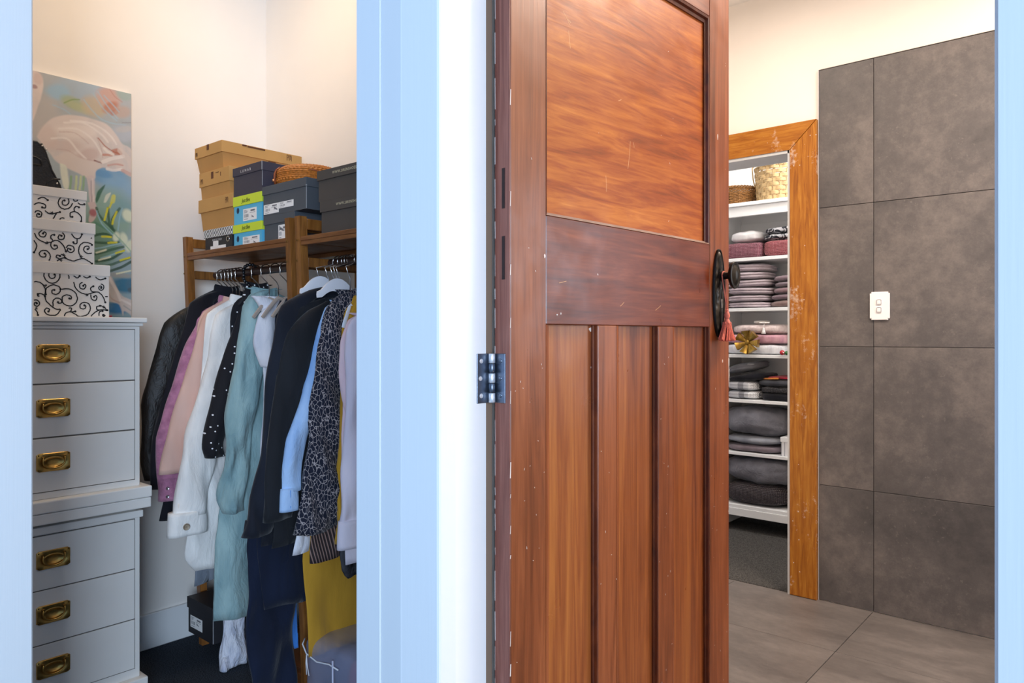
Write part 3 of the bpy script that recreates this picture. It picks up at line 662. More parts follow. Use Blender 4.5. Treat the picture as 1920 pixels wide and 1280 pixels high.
# ---------------------------------------------------------------- three scroll boxes and a black bag
SCROLLS={'B3':[[(7320,13340),(7310,13220),(7360,13110),(7440,13040),(7530,13020),(7620,13050),(7690,13120),(7730,13210),(7730,13300),(7690,13380),(7630,13420),(7560,13430),(7490,13400),(7450,13350),(7440,13290),(7440,13230),(7470,13180),(7510,13160),(7550,13170),(7590,13190),(7600,13220),(7610,13250),(7590,13280)],[(7060,13040),(7080,13040),(7100,13050),(7130,13050),(7160,13040),(7190,13040),(7220,13030),(7240,13010),(7270,12990),(7290,12960),(7310,12930),(7320,12900),(7340,12870),(7350,12840),(7350,12810),(7360,12770),(7360,12740),(7360,12710),(7360,12690)],[(7340,12690),(7340,12710),(7350,12740),(7350,12770),(7360,12810),(7370,12850),(7380,12880),(7410,12900),(7430,12920),(7460,12940),(7490,12960),(7520,12970),(7550,12980),(7580,12980),(7610,12970),(7640,12960),(7670,12950),(7700,12940),(7720,12920),(7730,12900),(7740,12880),(7740,12850),(7740,12830),(7740,12800),(7730,12780),(7720,12770),(7710,12750),(7690,12730),(7670,12720),(7650,12710),(7640,12700),(7620,12700),(7600,12700),(7580,12710),(7560,12710),(7540,12720),(7530,12730),(7520,12750),(7520,12760),(7520,12780),(7520,12790),(7520,12800),(7520,12810),(7530,12820),(7540,12830),(7550,12830),(7560,12830),(7570,12830),(7580,12830)],[(7340,12710),(7340,12690),(7340,12660),(7340,12630),(7350,12590),(7350,12560),(7360,12530),(7370,12500),(7380,12480),(7400,12460),(7420,12440),(7440,12420),(7460,12400),(7480,12370),(7510,12350),(7540,12320),(7570,12300),(7600,12280),(7620,12270),(7650,12260),(7680,12260),(7700,12260),(7720,12270),(7740,12260),(7740,12260),(7740,12230),(7720,12210),(7700,12170),(7680,12140),(7650,12110),(7620,12090),(7590,12080),(7550,12080),(7510,12080),(7470,12080),(7440,12090),(7410,12100),(7390,12110),(7370,12130),(7350,12150),(7340,12170),(7330,12190),(7330,12200),(7330,12220),(7330,12240),(7350,12250),(7360,12270),(7370,12280),(7380,12290),(7400,12290),(7410,12280),(7430,12280),(7440,12270),(7450,12260),(7460,12250),(7460,12240),(7450,12230),(7450,12220),(7440,12210),(7440,12200),(7430,12190)],[(7720,12850),(7750,12860),(7790,12860),(7830,12870),(7880,12880),(7920,12880),(7960,12880),(8000,12870),(8030,12860),(8060,12840),(8090,12820),(8120,12800),(8140,12770),(8160,12750),(8170,12720),(8180,12680),(8190,12650),(8200,12620),(8200,12580),(8190,12550),(8180,12520),(8170,12490),(8150,12460),(8130,12440),(8110,12420),(8090,12400),(8070,12390),(8040,12380),(8020,12370),(7990,12370),(7960,12370),(7940,12380),(7910,12380),(7880,12400),(7860,12410),(7830,12430),(7820,12450),(7800,12470),(7790,12500),(7790,12540),(7790,12570),(7790,12600),(7790,12620),(7800,12640),(7820,12660),(7840,12670),(7860,12680),(7880,12690),(7900,12700),(7920,12700),(7950,12690),(7970,12690),(7990,12680),(8010,12670),(8030,12660),(8030,12650),(8040,12630),(8040,12620),(8030,12600),(8030,12590),(8030,12580),(8020,12570),(8010,12580),(8000,12580),(7990,12580),(7980,12590),(7980,12590)],[(7550,12340),(7550,12360),(7550,12390),(7550,12420),(7540,12450),(7550,12480),(7550,12510),(7560,12530),(7580,12550),(7590,12560),(7610,12580),(7630,12590),(7650,12590),(7670,12590),(7690,12590),(7710,12580),(7740,12570),(7750,12550),(7770,12540),(7780,12530),(7780,12510),(7780,12500),(7780,12480),(7770,12470),(7770,12460),(7760,12450),(7750,12450),(7730,12440),(7720,12440),(7700,12440),(7700,12440),(7690,12440),(7690,12440),(7680,12450),(7680,12460),(7680,12470),(7680,12470)],[(7150,12650),(7160,12660),(7160,12670),(7170,12680),(7180,12690),(7190,12700),(7200,12710),(7210,12710),(7230,12710),(7240,12700),(7260,12700),(7280,12690),(7290,12680),(7300,12680),(7310,12670),(7320,12660),(7330,12650),(7330,12640),(7340,12630)],[(7200,12630),(7190,12630),(7180,12630),(7180,12630),(7170,12630),(7160,12630),(7160,12640),(7150,12650),(7160,12660),(7160,12670),(7160,12680),(7160,12690),(7160,12690)],[(7060,12510),(7110,12520),(7150,12510),(7180,12480),(7200,12440),(7200,12400),(7180,12360),(7150,12340),(7120,12340),(7090,12350),(7070,12370),(7070,12400),(7070,12420),(7080,12440),(7100,12450),(7120,12450),(7130,12440),(7130,12430),(7130,12420)],[(7080,12250),(7090,12240),(7100,12230),(7110,12220),(7120,12200),(7130,12190),(7140,12170),(7150,12160),(7150,12140),(7150,12120),(7160,12100),(7160,12090),(7160,12080)],[(8100,13090),(8100,13070),(8110,13040),(8120,13010),(8120,12970),(8140,12940),(8150,12910),(8170,12890),(8190,12860),(8210,12840),(8230,12820),(8260,12800),(8290,12780),(8310,12770),(8340,12760),(8380,12750),(8410,12740),(8440,12740),(8460,12740),(8490,12740),(8510,12750),(8530,12760),(8550,12760),(8570,12770),(8590,12780),(8620,12790),(8650,12800),(8680,12810),(8710,12820),(8750,12820),(8770,12820),(8800,12810),(8820,12790),(8840,12770),(8870,12750),(8890,12720),(8900,12700),(8920,12670),(8940,12630),(8950,12600),(8960,12560),(8970,12540),(8980,12510)],[(8340,13100),(8330,13090),(8310,13080),(8300,13070),(8280,13060),(8270,13040),(8260,13030),(8260,13010),(8260,12990),(8260,12970),(8260,12950),(8270,12930),(8270,12920),(8290,12910),(8300,12900),(8320,12900),(8340,12890),(8360,12890),(8380,12900),(8390,12900),(8400,12920),(8410,12930),(8420,12950),(8430,12970),(8430,12980),(8430,12990),(8430,13010),(8420,13020),(8420,13030),(8410,13030),(8400,13040),(8390,13030),(8390,13030),(8380,13020),(8370,13010),(8370,13000),(8360,12990)],[(8720,12810),(8710,12820),(8680,12820),(8660,12820),(8630,12820),(8610,12830),(8590,12840),(8580,12850),(8570,12870),(8570,12880),(8560,12900),(8560,12920),(8570,12930),(8570,12950),(8590,12960),(8600,12970),(8620,12980),(8630,12980),(8640,12990)],[(8570,12740),(8570,12720),(8570,12700),(8570,12670),(8580,12640),(8580,12620),(8590,12600),(8610,12590),(8620,12570),(8640,12570),(8660,12560),(8680,12560),(8700,12560),(8710,12570),(8720,12580),(8730,12600),(8730,12620),(8740,12630),(8740,12650),(8740,12660),(8740,12670),(8730,12690),(8720,12700),(8720,12710),(8710,12710),(8700,12710),(8690,12700),(8680,12690),(8670,12690),(8660,12680),(8660,12670)],[(8850,13070),(8900,13060),(8930,13030),(8940,12980),(8930,12940),(8910,12900),(8880,12880),(8840,12880),(8810,12900),(8800,12920),(8790,12950),(8800,12980),(8820,13000),(8840,13010),(8860,13010),(8870,12990),(8880,12980),(8880,12960),(8870,12950),(8860,12950)],[(7840,12070),(7850,12080),(7850,12090),(7860,12110),(7870,12130),(7880,12150),(7890,12160),(7910,12170),(7930,12180),(7950,12190),(7970,12190),(7990,12200),(8010,12190),(8030,12190),(8050,12180),(8070,12170),(8100,12150),(8120,12140),(8140,12130),(8160,12120),(8180,12100),(8190,12090),(8210,12070),(8240,12070),(8260,12060),(8290,12060),(8330,12070),(8370,12080),(8400,12090),(8440,12100),(8460,12120),(8490,12140),(8510,12170),(8520,12200),(8540,12230),(8550,12260),(8550,12290),(8560,12320),(8550,12350),(8550,12370),(8540,12400),(8530,12420),(8520,12440),(8500,12460),(8480,12470),(8460,12480),(8430,12490),(8410,12490),(8390,12490),(8370,12490),(8340,12480),(8320,12470),(8300,12450),(8290,12440),(8270,12420),(8270,12400),(8270,12380),(8270,12360),(8270,12340),(8280,12320),(8290,12310),(8300,12300),(8320,12300),(8340,12290),(8370,12290),(8390,12300),(8400,12300),(8410,12310),(8420,12320),(8420,12340),(8430,12360),(8430,12370),(8430,12380),(8420,12390),(8420,12390),(8410,12400),(8400,12400),(8390,12400),(8390,12400)],[(7960,12300),(7970,12300),(7990,12310),(8000,12310),(8020,12310),(8030,12310),(8040,12300),(8040,12290),(8040,12270),(8030,12250),(8020,12230),(8020,12210),(8030,12190),(8040,12190),(8060,12190),(8080,12200),(8100,12200),(8120,12210),(8140,12210)],[(8570,12070),(8580,12080),(8590,12100),(8610,12120),(8630,12140),(8650,12160),(8670,12180),(8690,12200),(8720,12220),(8740,12230),(8770,12250),(8800,12260),(8830,12270),(8860,12280),(8900,12280),(8940,12280),(8980,12270),(9010,12270),(9040,12270)],[(8830,12270),(8820,12270),(8800,12270),(8790,12270),(8770,12270),(8760,12280),(8750,12280),(8740,12290),(8730,12310),(8730,12320),(8730,12340),(8730,12350),(8730,12370),(8740,12370),(8760,12380),(8780,12390),(8800,12390),(8810,12390),(8830,12400)],[(8830,12410),(8840,12410),(8860,12400),(8890,12390),(8910,12380),(8940,12370),(8960,12360),(8970,12350),(8980,12330),(8990,12310),(9000,12300),(9000,12280),(9010,12270)],[(8800,12090),(8800,12100),(8800,12120),(8800,12150),(8800,12170),(8810,12200),(8810,12210),(8820,12220),(8840,12230),(8860,12240),(8880,12240),(8890,12240),(8900,12240)],[(8980,12120),(8970,12100),(8950,12080),(8940,12070),(8920,12080),(8910,12090),(8900,12110),(8900,12120),(8910,12130),(8920,12140),(8930,12140),(8940,12140),(8940,12130),(8950,12120),(8940,12110),(8940,12110),(8930,12110)],[(7960,13290),(7960,13270),(7970,13250),(7970,13230),(7970,13210),(7970,13190),(7980,13180)],[(8100,13280),(8110,13270),(8120,13260),(8140,13250),(8160,13230),(8170,13220),(8190,13220),(8200,13220),(8220,13230),(8230,13240),(8240,13260),(8250,13270),(8260,13280)],[(8360,13270),(8370,13270),(8390,13260),(8410,13250),(8430,13240),(8450,13240),(8460,13230),(8480,13240),(8490,13250),(8510,13260),(8520,13270),(8530,13270),(8540,13280)],[(8700,13280),(8710,13270),(8730,13250),(8750,13230),(8770,13220),(8800,13210),(8830,13200),(8850,13200),(8880,13210),(8910,13220),(8940,13230),(8970,13240),(8980,13250)],[(8980,12680),(8990,12690),(9000,12690),(9020,12690),(9030,12690),(9040,12690),(9050,12700)]],'B2':[[(7070,14450),(7080,14430),(7090,14410),(7100,14380),(7110,14350),(7130,14320),(7150,14300),(7170,14280),(7200,14260),(7230,14240),(7260,14230),(7290,14220),(7310,14210),(7340,14200),(7370,14200),(7400,14210),(7430,14210),(7450,14220),(7480,14220),(7510,14230),(7530,14250),(7550,14260),(7580,14280),(7600,14290),(7620,14290),(7640,14290),(7670,14290),(7690,14280),(7710,14270),(7730,14260),(7740,14250),(7760,14230),(7780,14210),(7800,14190),(7810,14170),(7830,14150),(7840,14120),(7850,14100),(7860,14070),(7870,14050),(7880,14030),(7890,14010),(7890,13990)],[(7270,14550),(7260,14540),(7240,14530),(7220,14510),(7210,14490),(7190,14480),(7190,14460),(7180,14450),(7190,14430),(7190,14410),(7200,14400),(7210,14380),(7220,14370),(7230,14370),(7250,14360),(7270,14360),(7290,14360),(7310,14360),(7330,14370),(7340,14380),(7350,14400),(7360,14420),(7370,14440),(7370,14450),(7370,14470),(7370,14480),(7360,14490),(7350,14500),(7340,14500),(7330,14510),(7330,14510),(7320,14510),(7310,14500),(7310,14490),(7300,14480),(7290,14470),(7290,14460)],[(7550,14290),(7540,14290),(7530,14300),(7520,14320),(7500,14330),(7490,14350),(7490,14360),(7490,14370),(7490,14390),(7490,14410),(7500,14420),(7510,14430),(7520,14440),(7520,14450),(7540,14450),(7550,14450),(7560,14450),(7570,14450),(7580,14450)],[(7500,14230),(7500,14210),(7500,14200),(7490,14180),(7490,14160),(7490,14140),(7490,14120),(7500,14100),(7510,14080),(7520,14070),(7530,14050),(7550,14040),(7560,14030),(7580,14030),(7600,14030),(7620,14040),(7630,14050),(7650,14060),(7660,14070),(7660,14080),(7670,14090),(7660,14110),(7660,14120),(7650,14140),(7650,14150),(7640,14150),(7630,14150),(7620,14150),(7600,14140),(7590,14140),(7590,14140)],[(7790,14540),(7800,14530),(7810,14520),(7830,14500),(7840,14480),(7850,14470),(7850,14450),(7850,14430),(7850,14420),(7840,14400),(7840,14380),(7830,14360),(7820,14350),(7800,14340),(7790,14340),(7770,14330),(7750,14330),(7730,14330),(7720,14330),(7710,14330),(7700,14340),(7690,14360),(7690,14370),(7680,14380),(7680,14390),(7690,14410),(7690,14420),(7700,14430),(7700,14450),(7710,14460),(7720,14460),(7730,14470),(7740,14460),(7750,14460),(7760,14450),(7760,14450),(7770,14440)],[(7890,14100),(7900,14110),(7910,14120),(7920,14140),(7930,14160),(7950,14170),(7960,14180),(7980,14180),(8010,14180),(8030,14170),(8050,14170),(8070,14160),(8090,14150),(8100,14130),(8100,14110),(8110,14090),(8110,14060),(8110,14040),(8100,14020),(8090,14010),(8070,13990),(8060,13980),(8040,13970),(8020,13970),(8000,13970),(7990,13970),(7970,13980),(7960,13990),(7940,14000),(7930,14010),(7930,14020),(7920,14030),(7930,14050),(7930,14060),(7940,14080),(7940,14090),(7950,14090),(7960,14090),(7970,14090),(7980,14080),(8000,14070),(8010,14070),(8010,14060)],[(8040,14530),(8050,14510),(8060,14490),(8080,14470),(8100,14440),(8120,14420),(8140,14410),(8160,14410),(8180,14400),(8200,14400),(8220,14410),(8240,14410),(8260,14420),(8280,14440),(8290,14460),(8300,14480),(8310,14510),(8320,14530),(8320,14540)],[(8190,14390),(8190,14370),(8190,14350),(8190,14330),(8190,14300),(8190,14280),(8190,14270),(8180,14260),(8170,14250),(8150,14240),(8140,14240),(8120,14240),(8110,14240),(8100,14250),(8100,14250),(8090,14260),(8090,14270),(8090,14280),(8090,14280)],[(8310,13830),(8300,13850),(8290,13870),(8270,13900),(8260,13930),(8240,13960),(8240,13990),(8230,14030),(8230,14060),(8240,14090),(8240,14130),(8250,14160),(8260,14190),(8280,14220),(8290,14240),(8320,14260),(8340,14280),(8360,14300),(8390,14310),(8420,14310),(8450,14310),(8480,14310),(8520,14300),(8540,14290),(8570,14290),(8580,14280),(8590,14270),(8600,14270),(8600,14260),(8600,14250),(8600,14250)],[(8600,14000),(8590,14000),(8570,13990),(8540,13990),(8510,13980),(8490,13980),(8460,13990),(8450,13990),(8430,14000),(8410,14020),(8390,14030),(8380,14050),(8380,14060),(8370,14080),(8370,14100),(8380,14120),(8380,14140),(8390,14160),(8400,14170),(8410,14180),(8430,14190),(8450,14200),(8470,14200),(8490,14200),(8500,14200),(8510,14190),(8520,14180),(8520,14170),(8520,14150),(8520,14140),(8520,14130),(8510,14120),(8500,14120),(8500,14120),(8490,14110),(8480,14110),(8480,14110)],[(7650,13690),(7670,13700),(7690,13720),(7720,13740),(7760,13770),(7790,13780),(7820,13790),(7840,13800),(7870,13790),(7890,13780),(7920,13770),(7940,13760),(7960,13750),(7990,13740),(8010,13740),(8030,13730),(8050,13720),(8070,13720),(8090,13720),(8110,13720),(8130,13730),(8150,13740),(8170,13750),(8190,13760),(8210,13770),(8240,13780),(8260,13790),(8290,13800),(8310,13810),(8340,13810),(8360,13810),(8390,13810),(8420,13790),(8440,13780),(8470,13770),(8490,13750),(8520,13740),(8530,13730),(8550,13720),(8570,13700),(8580,13690),(8600,13680),(8600,13680)],[(7720,13760),(7710,13760),(7690,13770),(7680,13770),(7660,13780),(7640,13790),(7640,13790),(7630,13800),(7630,13820),(7640,13830),(7640,13850),(7650,13860),(7660,13860),(7670,13860),(7680,13860),(7700,13860),(7710,13850),(7720,13850),(7730,13840)],[(7760,13900),(7760,13890),(7780,13890),(7790,13880),(7800,13880),(7820,13870),(7830,13860),(7840,13850),(7850,13840),(7850,13830),(7860,13820),(7860,13810),(7870,13800)],[(7440,13680),(7450,13700),(7460,13720),(7470,13740),(7470,13770),(7480,13800),(7480,13820),(7470,13840),(7470,13870),(7450,13890),(7440,13920),(7420,13930),(7410,13950),(7390,13960),(7370,13970),(7350,13970),(7330,13970),(7310,13970),(7290,13970),(7270,13960),(7250,13950),(7230,13940),(7220,13920),(7210,13910),(7200,13890),(7190,13870),(7200,13850),(7200,13830),(7210,13820),(7220,13800),(7230,13790),(7250,13780),(7270,13780),(7290,13770),(7310,13780),(7320,13780),(7340,13780),(7350,13790),(7360,13800),(7360,13820),(7360,13830),(7370,13840),(7370,13850),(7360,13860),(7360,13860),(7350,13870),(7340,13870),(7330,13870),(7330,13880)],[(7060,14240),(7070,14220),(7080,14200),(7090,14180),(7110,14160),(7120,14130),(7130,14110),(7130,14090),(7130,14060),(7120,14040),(7120,14020),(7110,14000),(7100,13980),(7100,13960),(7090,13940),(7080,13930),(7070,13910),(7060,13900),(7060,13890)],[(8570,14440),(8570,14440),(8580,14450),(8590,14460),(8590,14460),(8600,14470),(8600,14470)]],'B1':[[(7340,15130),(7350,15130),(7360,15110),(7380,15100),(7400,15090),(7410,15070),(7430,15070),(7450,15060),(7470,15060),(7490,15060),(7510,15060),(7530,15060),(7550,15070),(7580,15080),(7610,15090),(7650,15110),(7680,15120),(7710,15130),(7730,15140)],[(7640,15090),(7630,15070),(7610,15040),(7590,15000),(7580,14970),(7560,14940),(7550,14920)],[(7080,15040),(7110,15090),(7160,15110),(7200,15100),(7240,15080),(7260,15040),(7250,14990),(7240,14950),(7210,14930),(7180,14920),(7150,14920),(7130,14940),(7130,14970),(7130,14990),(7140,15010),(7160,15030),(7170,15030),(7180,15020),(7190,15010)],[(8120,15210),(8120,15220),(8120,15230),(8110,15250),(8110,15270),(8110,15290),(8110,15300),(8120,15320),(8130,15330),(8140,15340),(8150,15360),(8160,15370),(8170,15370),(8190,15370),(8200,15370),(8210,15360),(8220,15360),(8230,15350),(8240,15350)],[(8120,15210),(8110,15200),(8090,15200),(8070,15190),(8050,15180),(8030,15170),(8010,15150),(8000,15140),(8000,15120),(8000,15090),(8000,15070),(8000,15050),(8000,15040),(8010,15030),(8020,15030),(8030,15030),(8040,15030),(8050,15030),(8060,15040)],[(8120,15210),(8140,15200),(8150,15200),(8180,15190),(8200,15180),(8220,15170),(8240,15150),(8250,15140),(8270,15120),(8280,15110),(8290,15090),(8310,15070),(8310,15050),(8310,15030),(8310,15000),(8310,14980),(8310,14950),(8300,14930)],[(7720,14920),(7730,14930),(7740,14940),(7750,14960),(7770,14970),(7780,14970),(7790,14980),(7810,14980),(7820,14980),(7830,14970),(7850,14970),(7850,14970)],[(8070,15450),(8020,15340),(7950,15270),(7850,15240),(7770,15260),(7710,15320),(7680,15400),(7700,15490),(7740,15560),(7800,15610),(7870,15620),(7930,15590),(7960,15550),(7970,15480),(7960,15430),(7920,15380),(7880,15360),(7830,15360),(7800,15380),(7790,15420),(7790,15450),(7800,15480),(7830,15500),(7850,15500)],[(7060,15270),(7070,15280),(7090,15290),(7110,15310),(7130,15320),(7150,15330),(7170,15340),(7200,15340),(7230,15340),(7260,15330),(7290,15330),(7320,15320),(7340,15310),(7350,15290),(7360,15280),(7360,15260),(7360,15240),(7350,15230),(7350,15220),(7340,15210),(7330,15210),(7310,15210),(7290,15210),(7280,15220),(7270,15220)],[(8210,15480),(8220,15480),(8230,15470),(8240,15460),(8260,15450),(8270,15440),(8290,15440),(8300,15440),(8320,15440),(8340,15440),(8360,15450),(8380,15450),(8390,15460)],[(7150,15440),(7170,15450),(7190,15470),(7210,15480),(7240,15500),(7270,15510),(7290,15510),(7310,15510),(7340,15500),(7360,15490),(7380,15470),(7400,15460),(7410,15450)],[(8270,15600),(8260,15650),(8220,15680),(8180,15690),(8140,15680),(8110,15650),(8090,15610),(8090,15570),(8100,15540),(8120,15520),(8150,15520),(8180,15530),(8200,15550),(8200,15570),(8200,15590),(8190,15610),(8180,15610),(8170,15610),(8160,15600)]]}
LEAVES={'B3':[(7360,12900,113,100),(8500,12689,99,150),(8900,12330,113,35),(7080,12280,99,0),(8010,12190,71,20)],'B2':[(7430,14170,113,150),(7800,13850,107,45),(8270,13830,119,60),(7720,13720,99,-10)],'B1':[(7540,15040,119,120)]}
LV = LEAVES
for key, (ya, yb), z0, zl, z1, lab in (('B3', (.560, .9095), 1.205, 1.331, 1.3655, 'large white box with black scroll print, bottom of the stack on the drawers'),
                          ('B2', (.585, .8675), 1.366, 1.457, 1.4905, 'middle white box with black scroll print, in the stack on the drawers'),
                          ('B1', (.605, .8435), 1.491, 1.557, 1.5845, 'small white box with black scroll print, top of the stack, under the black bag')):
    xf = -2.42; dp_ = (yb-ya)*.8
    t = empty('storage_box', ((2*xf-dp_)/2, (ya+yb)/2, z0), 0, lab, 'box', 'nested boxes with scroll print')
    m = MB(); m.box(xf-dp_, xf, ya, yb, z0, zl+.01, .001); b = m.build('body', CREAMBOX, t)
    m = MB(); m.box(xf-dp_-.0022, xf+.0022, ya-.0022, yb+.0026, zl, z1, .002, 2); m.build('lid', CREAMBOX, t)
    m = MB()
    for c in SCROLLS[key]:
        P = [(xf+.0006, y/1e4, z/1e4) for y, z in c if ya+.002 < y/1e4]
        if len(P) > 1:
            m.ribbon(P, .0032, (1, 0, 0))
            if len(P) > 12:
                e = P[-1]; m.poly([(e[0]+.0001, e[1]+.0032*math.cos(a), e[2]+.0032*math.sin(a)) for a in [k*PI/5 for k in range(10)]])
    # the part of the print hidden beside the jamb: repeats of the same scrolls
    for c in SCROLLS[key]:
        P = [(xf+.0006, y/1e4-.225, z/1e4) for y, z in c if ya+.004 < y/1e4-.225 < .685]
        if len(P) > 1: m.ribbon(P, .0032, (1, 0, 0))
    for y, z, r, a in LV[key]:
        y, z, r, a = y/1e4, z/1e4, r/1e4, math.radians(a)
        for da in (-.5, 0, .5):
            m.poly([(xf+.0007, y, z), (xf+.0007, y+r*.55*math.cos(a+da+.22), z+r*.55*math.sin(a+da+.22)), (xf+.0007, y+r*.9*math.cos(a+da), z+r*.9*math.sin(a+da)), (xf+.0007, y+r*.55*math.cos(a+da-.22), z+r*.55*math.sin(a+da-.22))])
    m.build('scroll_print', BLACKINK, b, fix=False, kind='stuff')
t = empty('handbag', (-2.50, .66, 1.585), 0, 'black leather bag with silver studs on top of the scroll boxes', 'bag')
m = MB()
prof = [(.582, 1.586), (.788, 1.586), (.786, 1.598), (.764, 1.64), (.748, 1.690), (.738, 1.713), (.727, 1.722), (.64, 1.722), (.630, 1.713), (.622, 1.690), (.602, 1.64), (.584, 1.598)]
m.loft([[(x, .685+(y-.685)*s, 1.585+(z-1.585)*(1 if s == 1 else .97)) for y, z in prof] for x, s in ((-2.545, .96), (-2.538, 1), (-2.462, 1), (-2.455, .96))])
m.build('body', LEATHER, t)
m = MB()
m.tube([(-2.459, .787, 1.590), (-2.459, .785, 1.60), (-2.459, .763, 1.642), (-2.459, .747, 1.692), (-2.459, .736, 1.716)], .0035, 6)
m.tube([(-2.458, .59, 1.594), (-2.458, .78, 1.594)], .003, 6)
m.tube([(-2.4555, .64, 1.652), (-2.4555, .735, 1.650)], .003, 6); m.tube([(-2.4555, .64, 1.676), (-2.4555, .722, 1.672), (-2.4555, .735, 1.665), (-2.4555, .735, 1.65)], .003, 6)
m.tube([(-2.4555, .785, 1.618), (-2.4550, .768, 1.616), (-2.4550, .752, 1.604), (-2.4550, .748, 1.592)], .0025, 6)
m.build('piping', LEATHER, t, smooth=True)
m = MB(); m.tube([(-2.453, .655, 1.672), (-2.452, .712, 1.668)], .0025, 6); m.build('zip_pull', HOOKM, t, smooth=True)
for p in ((-2.4535, .776, 1.604), (-2.456, .748, 1.700), (-2.456, .738, 1.709)): MB().ball(p, .0031).build('silver_stud', HOOKM, t, smooth=True)
m = MB(); m.tube([(-2.50, .72, 1.715), (-2.50, .716, 1.745), (-2.50, .70, 1.775), (-2.50, .68, 1.785), (-2.50, .66, 1.775), (-2.50, .645, 1.745), (-2.50, .64, 1.715)], .008, 8)
m.build('handle', LEATHER, t, smooth=True)

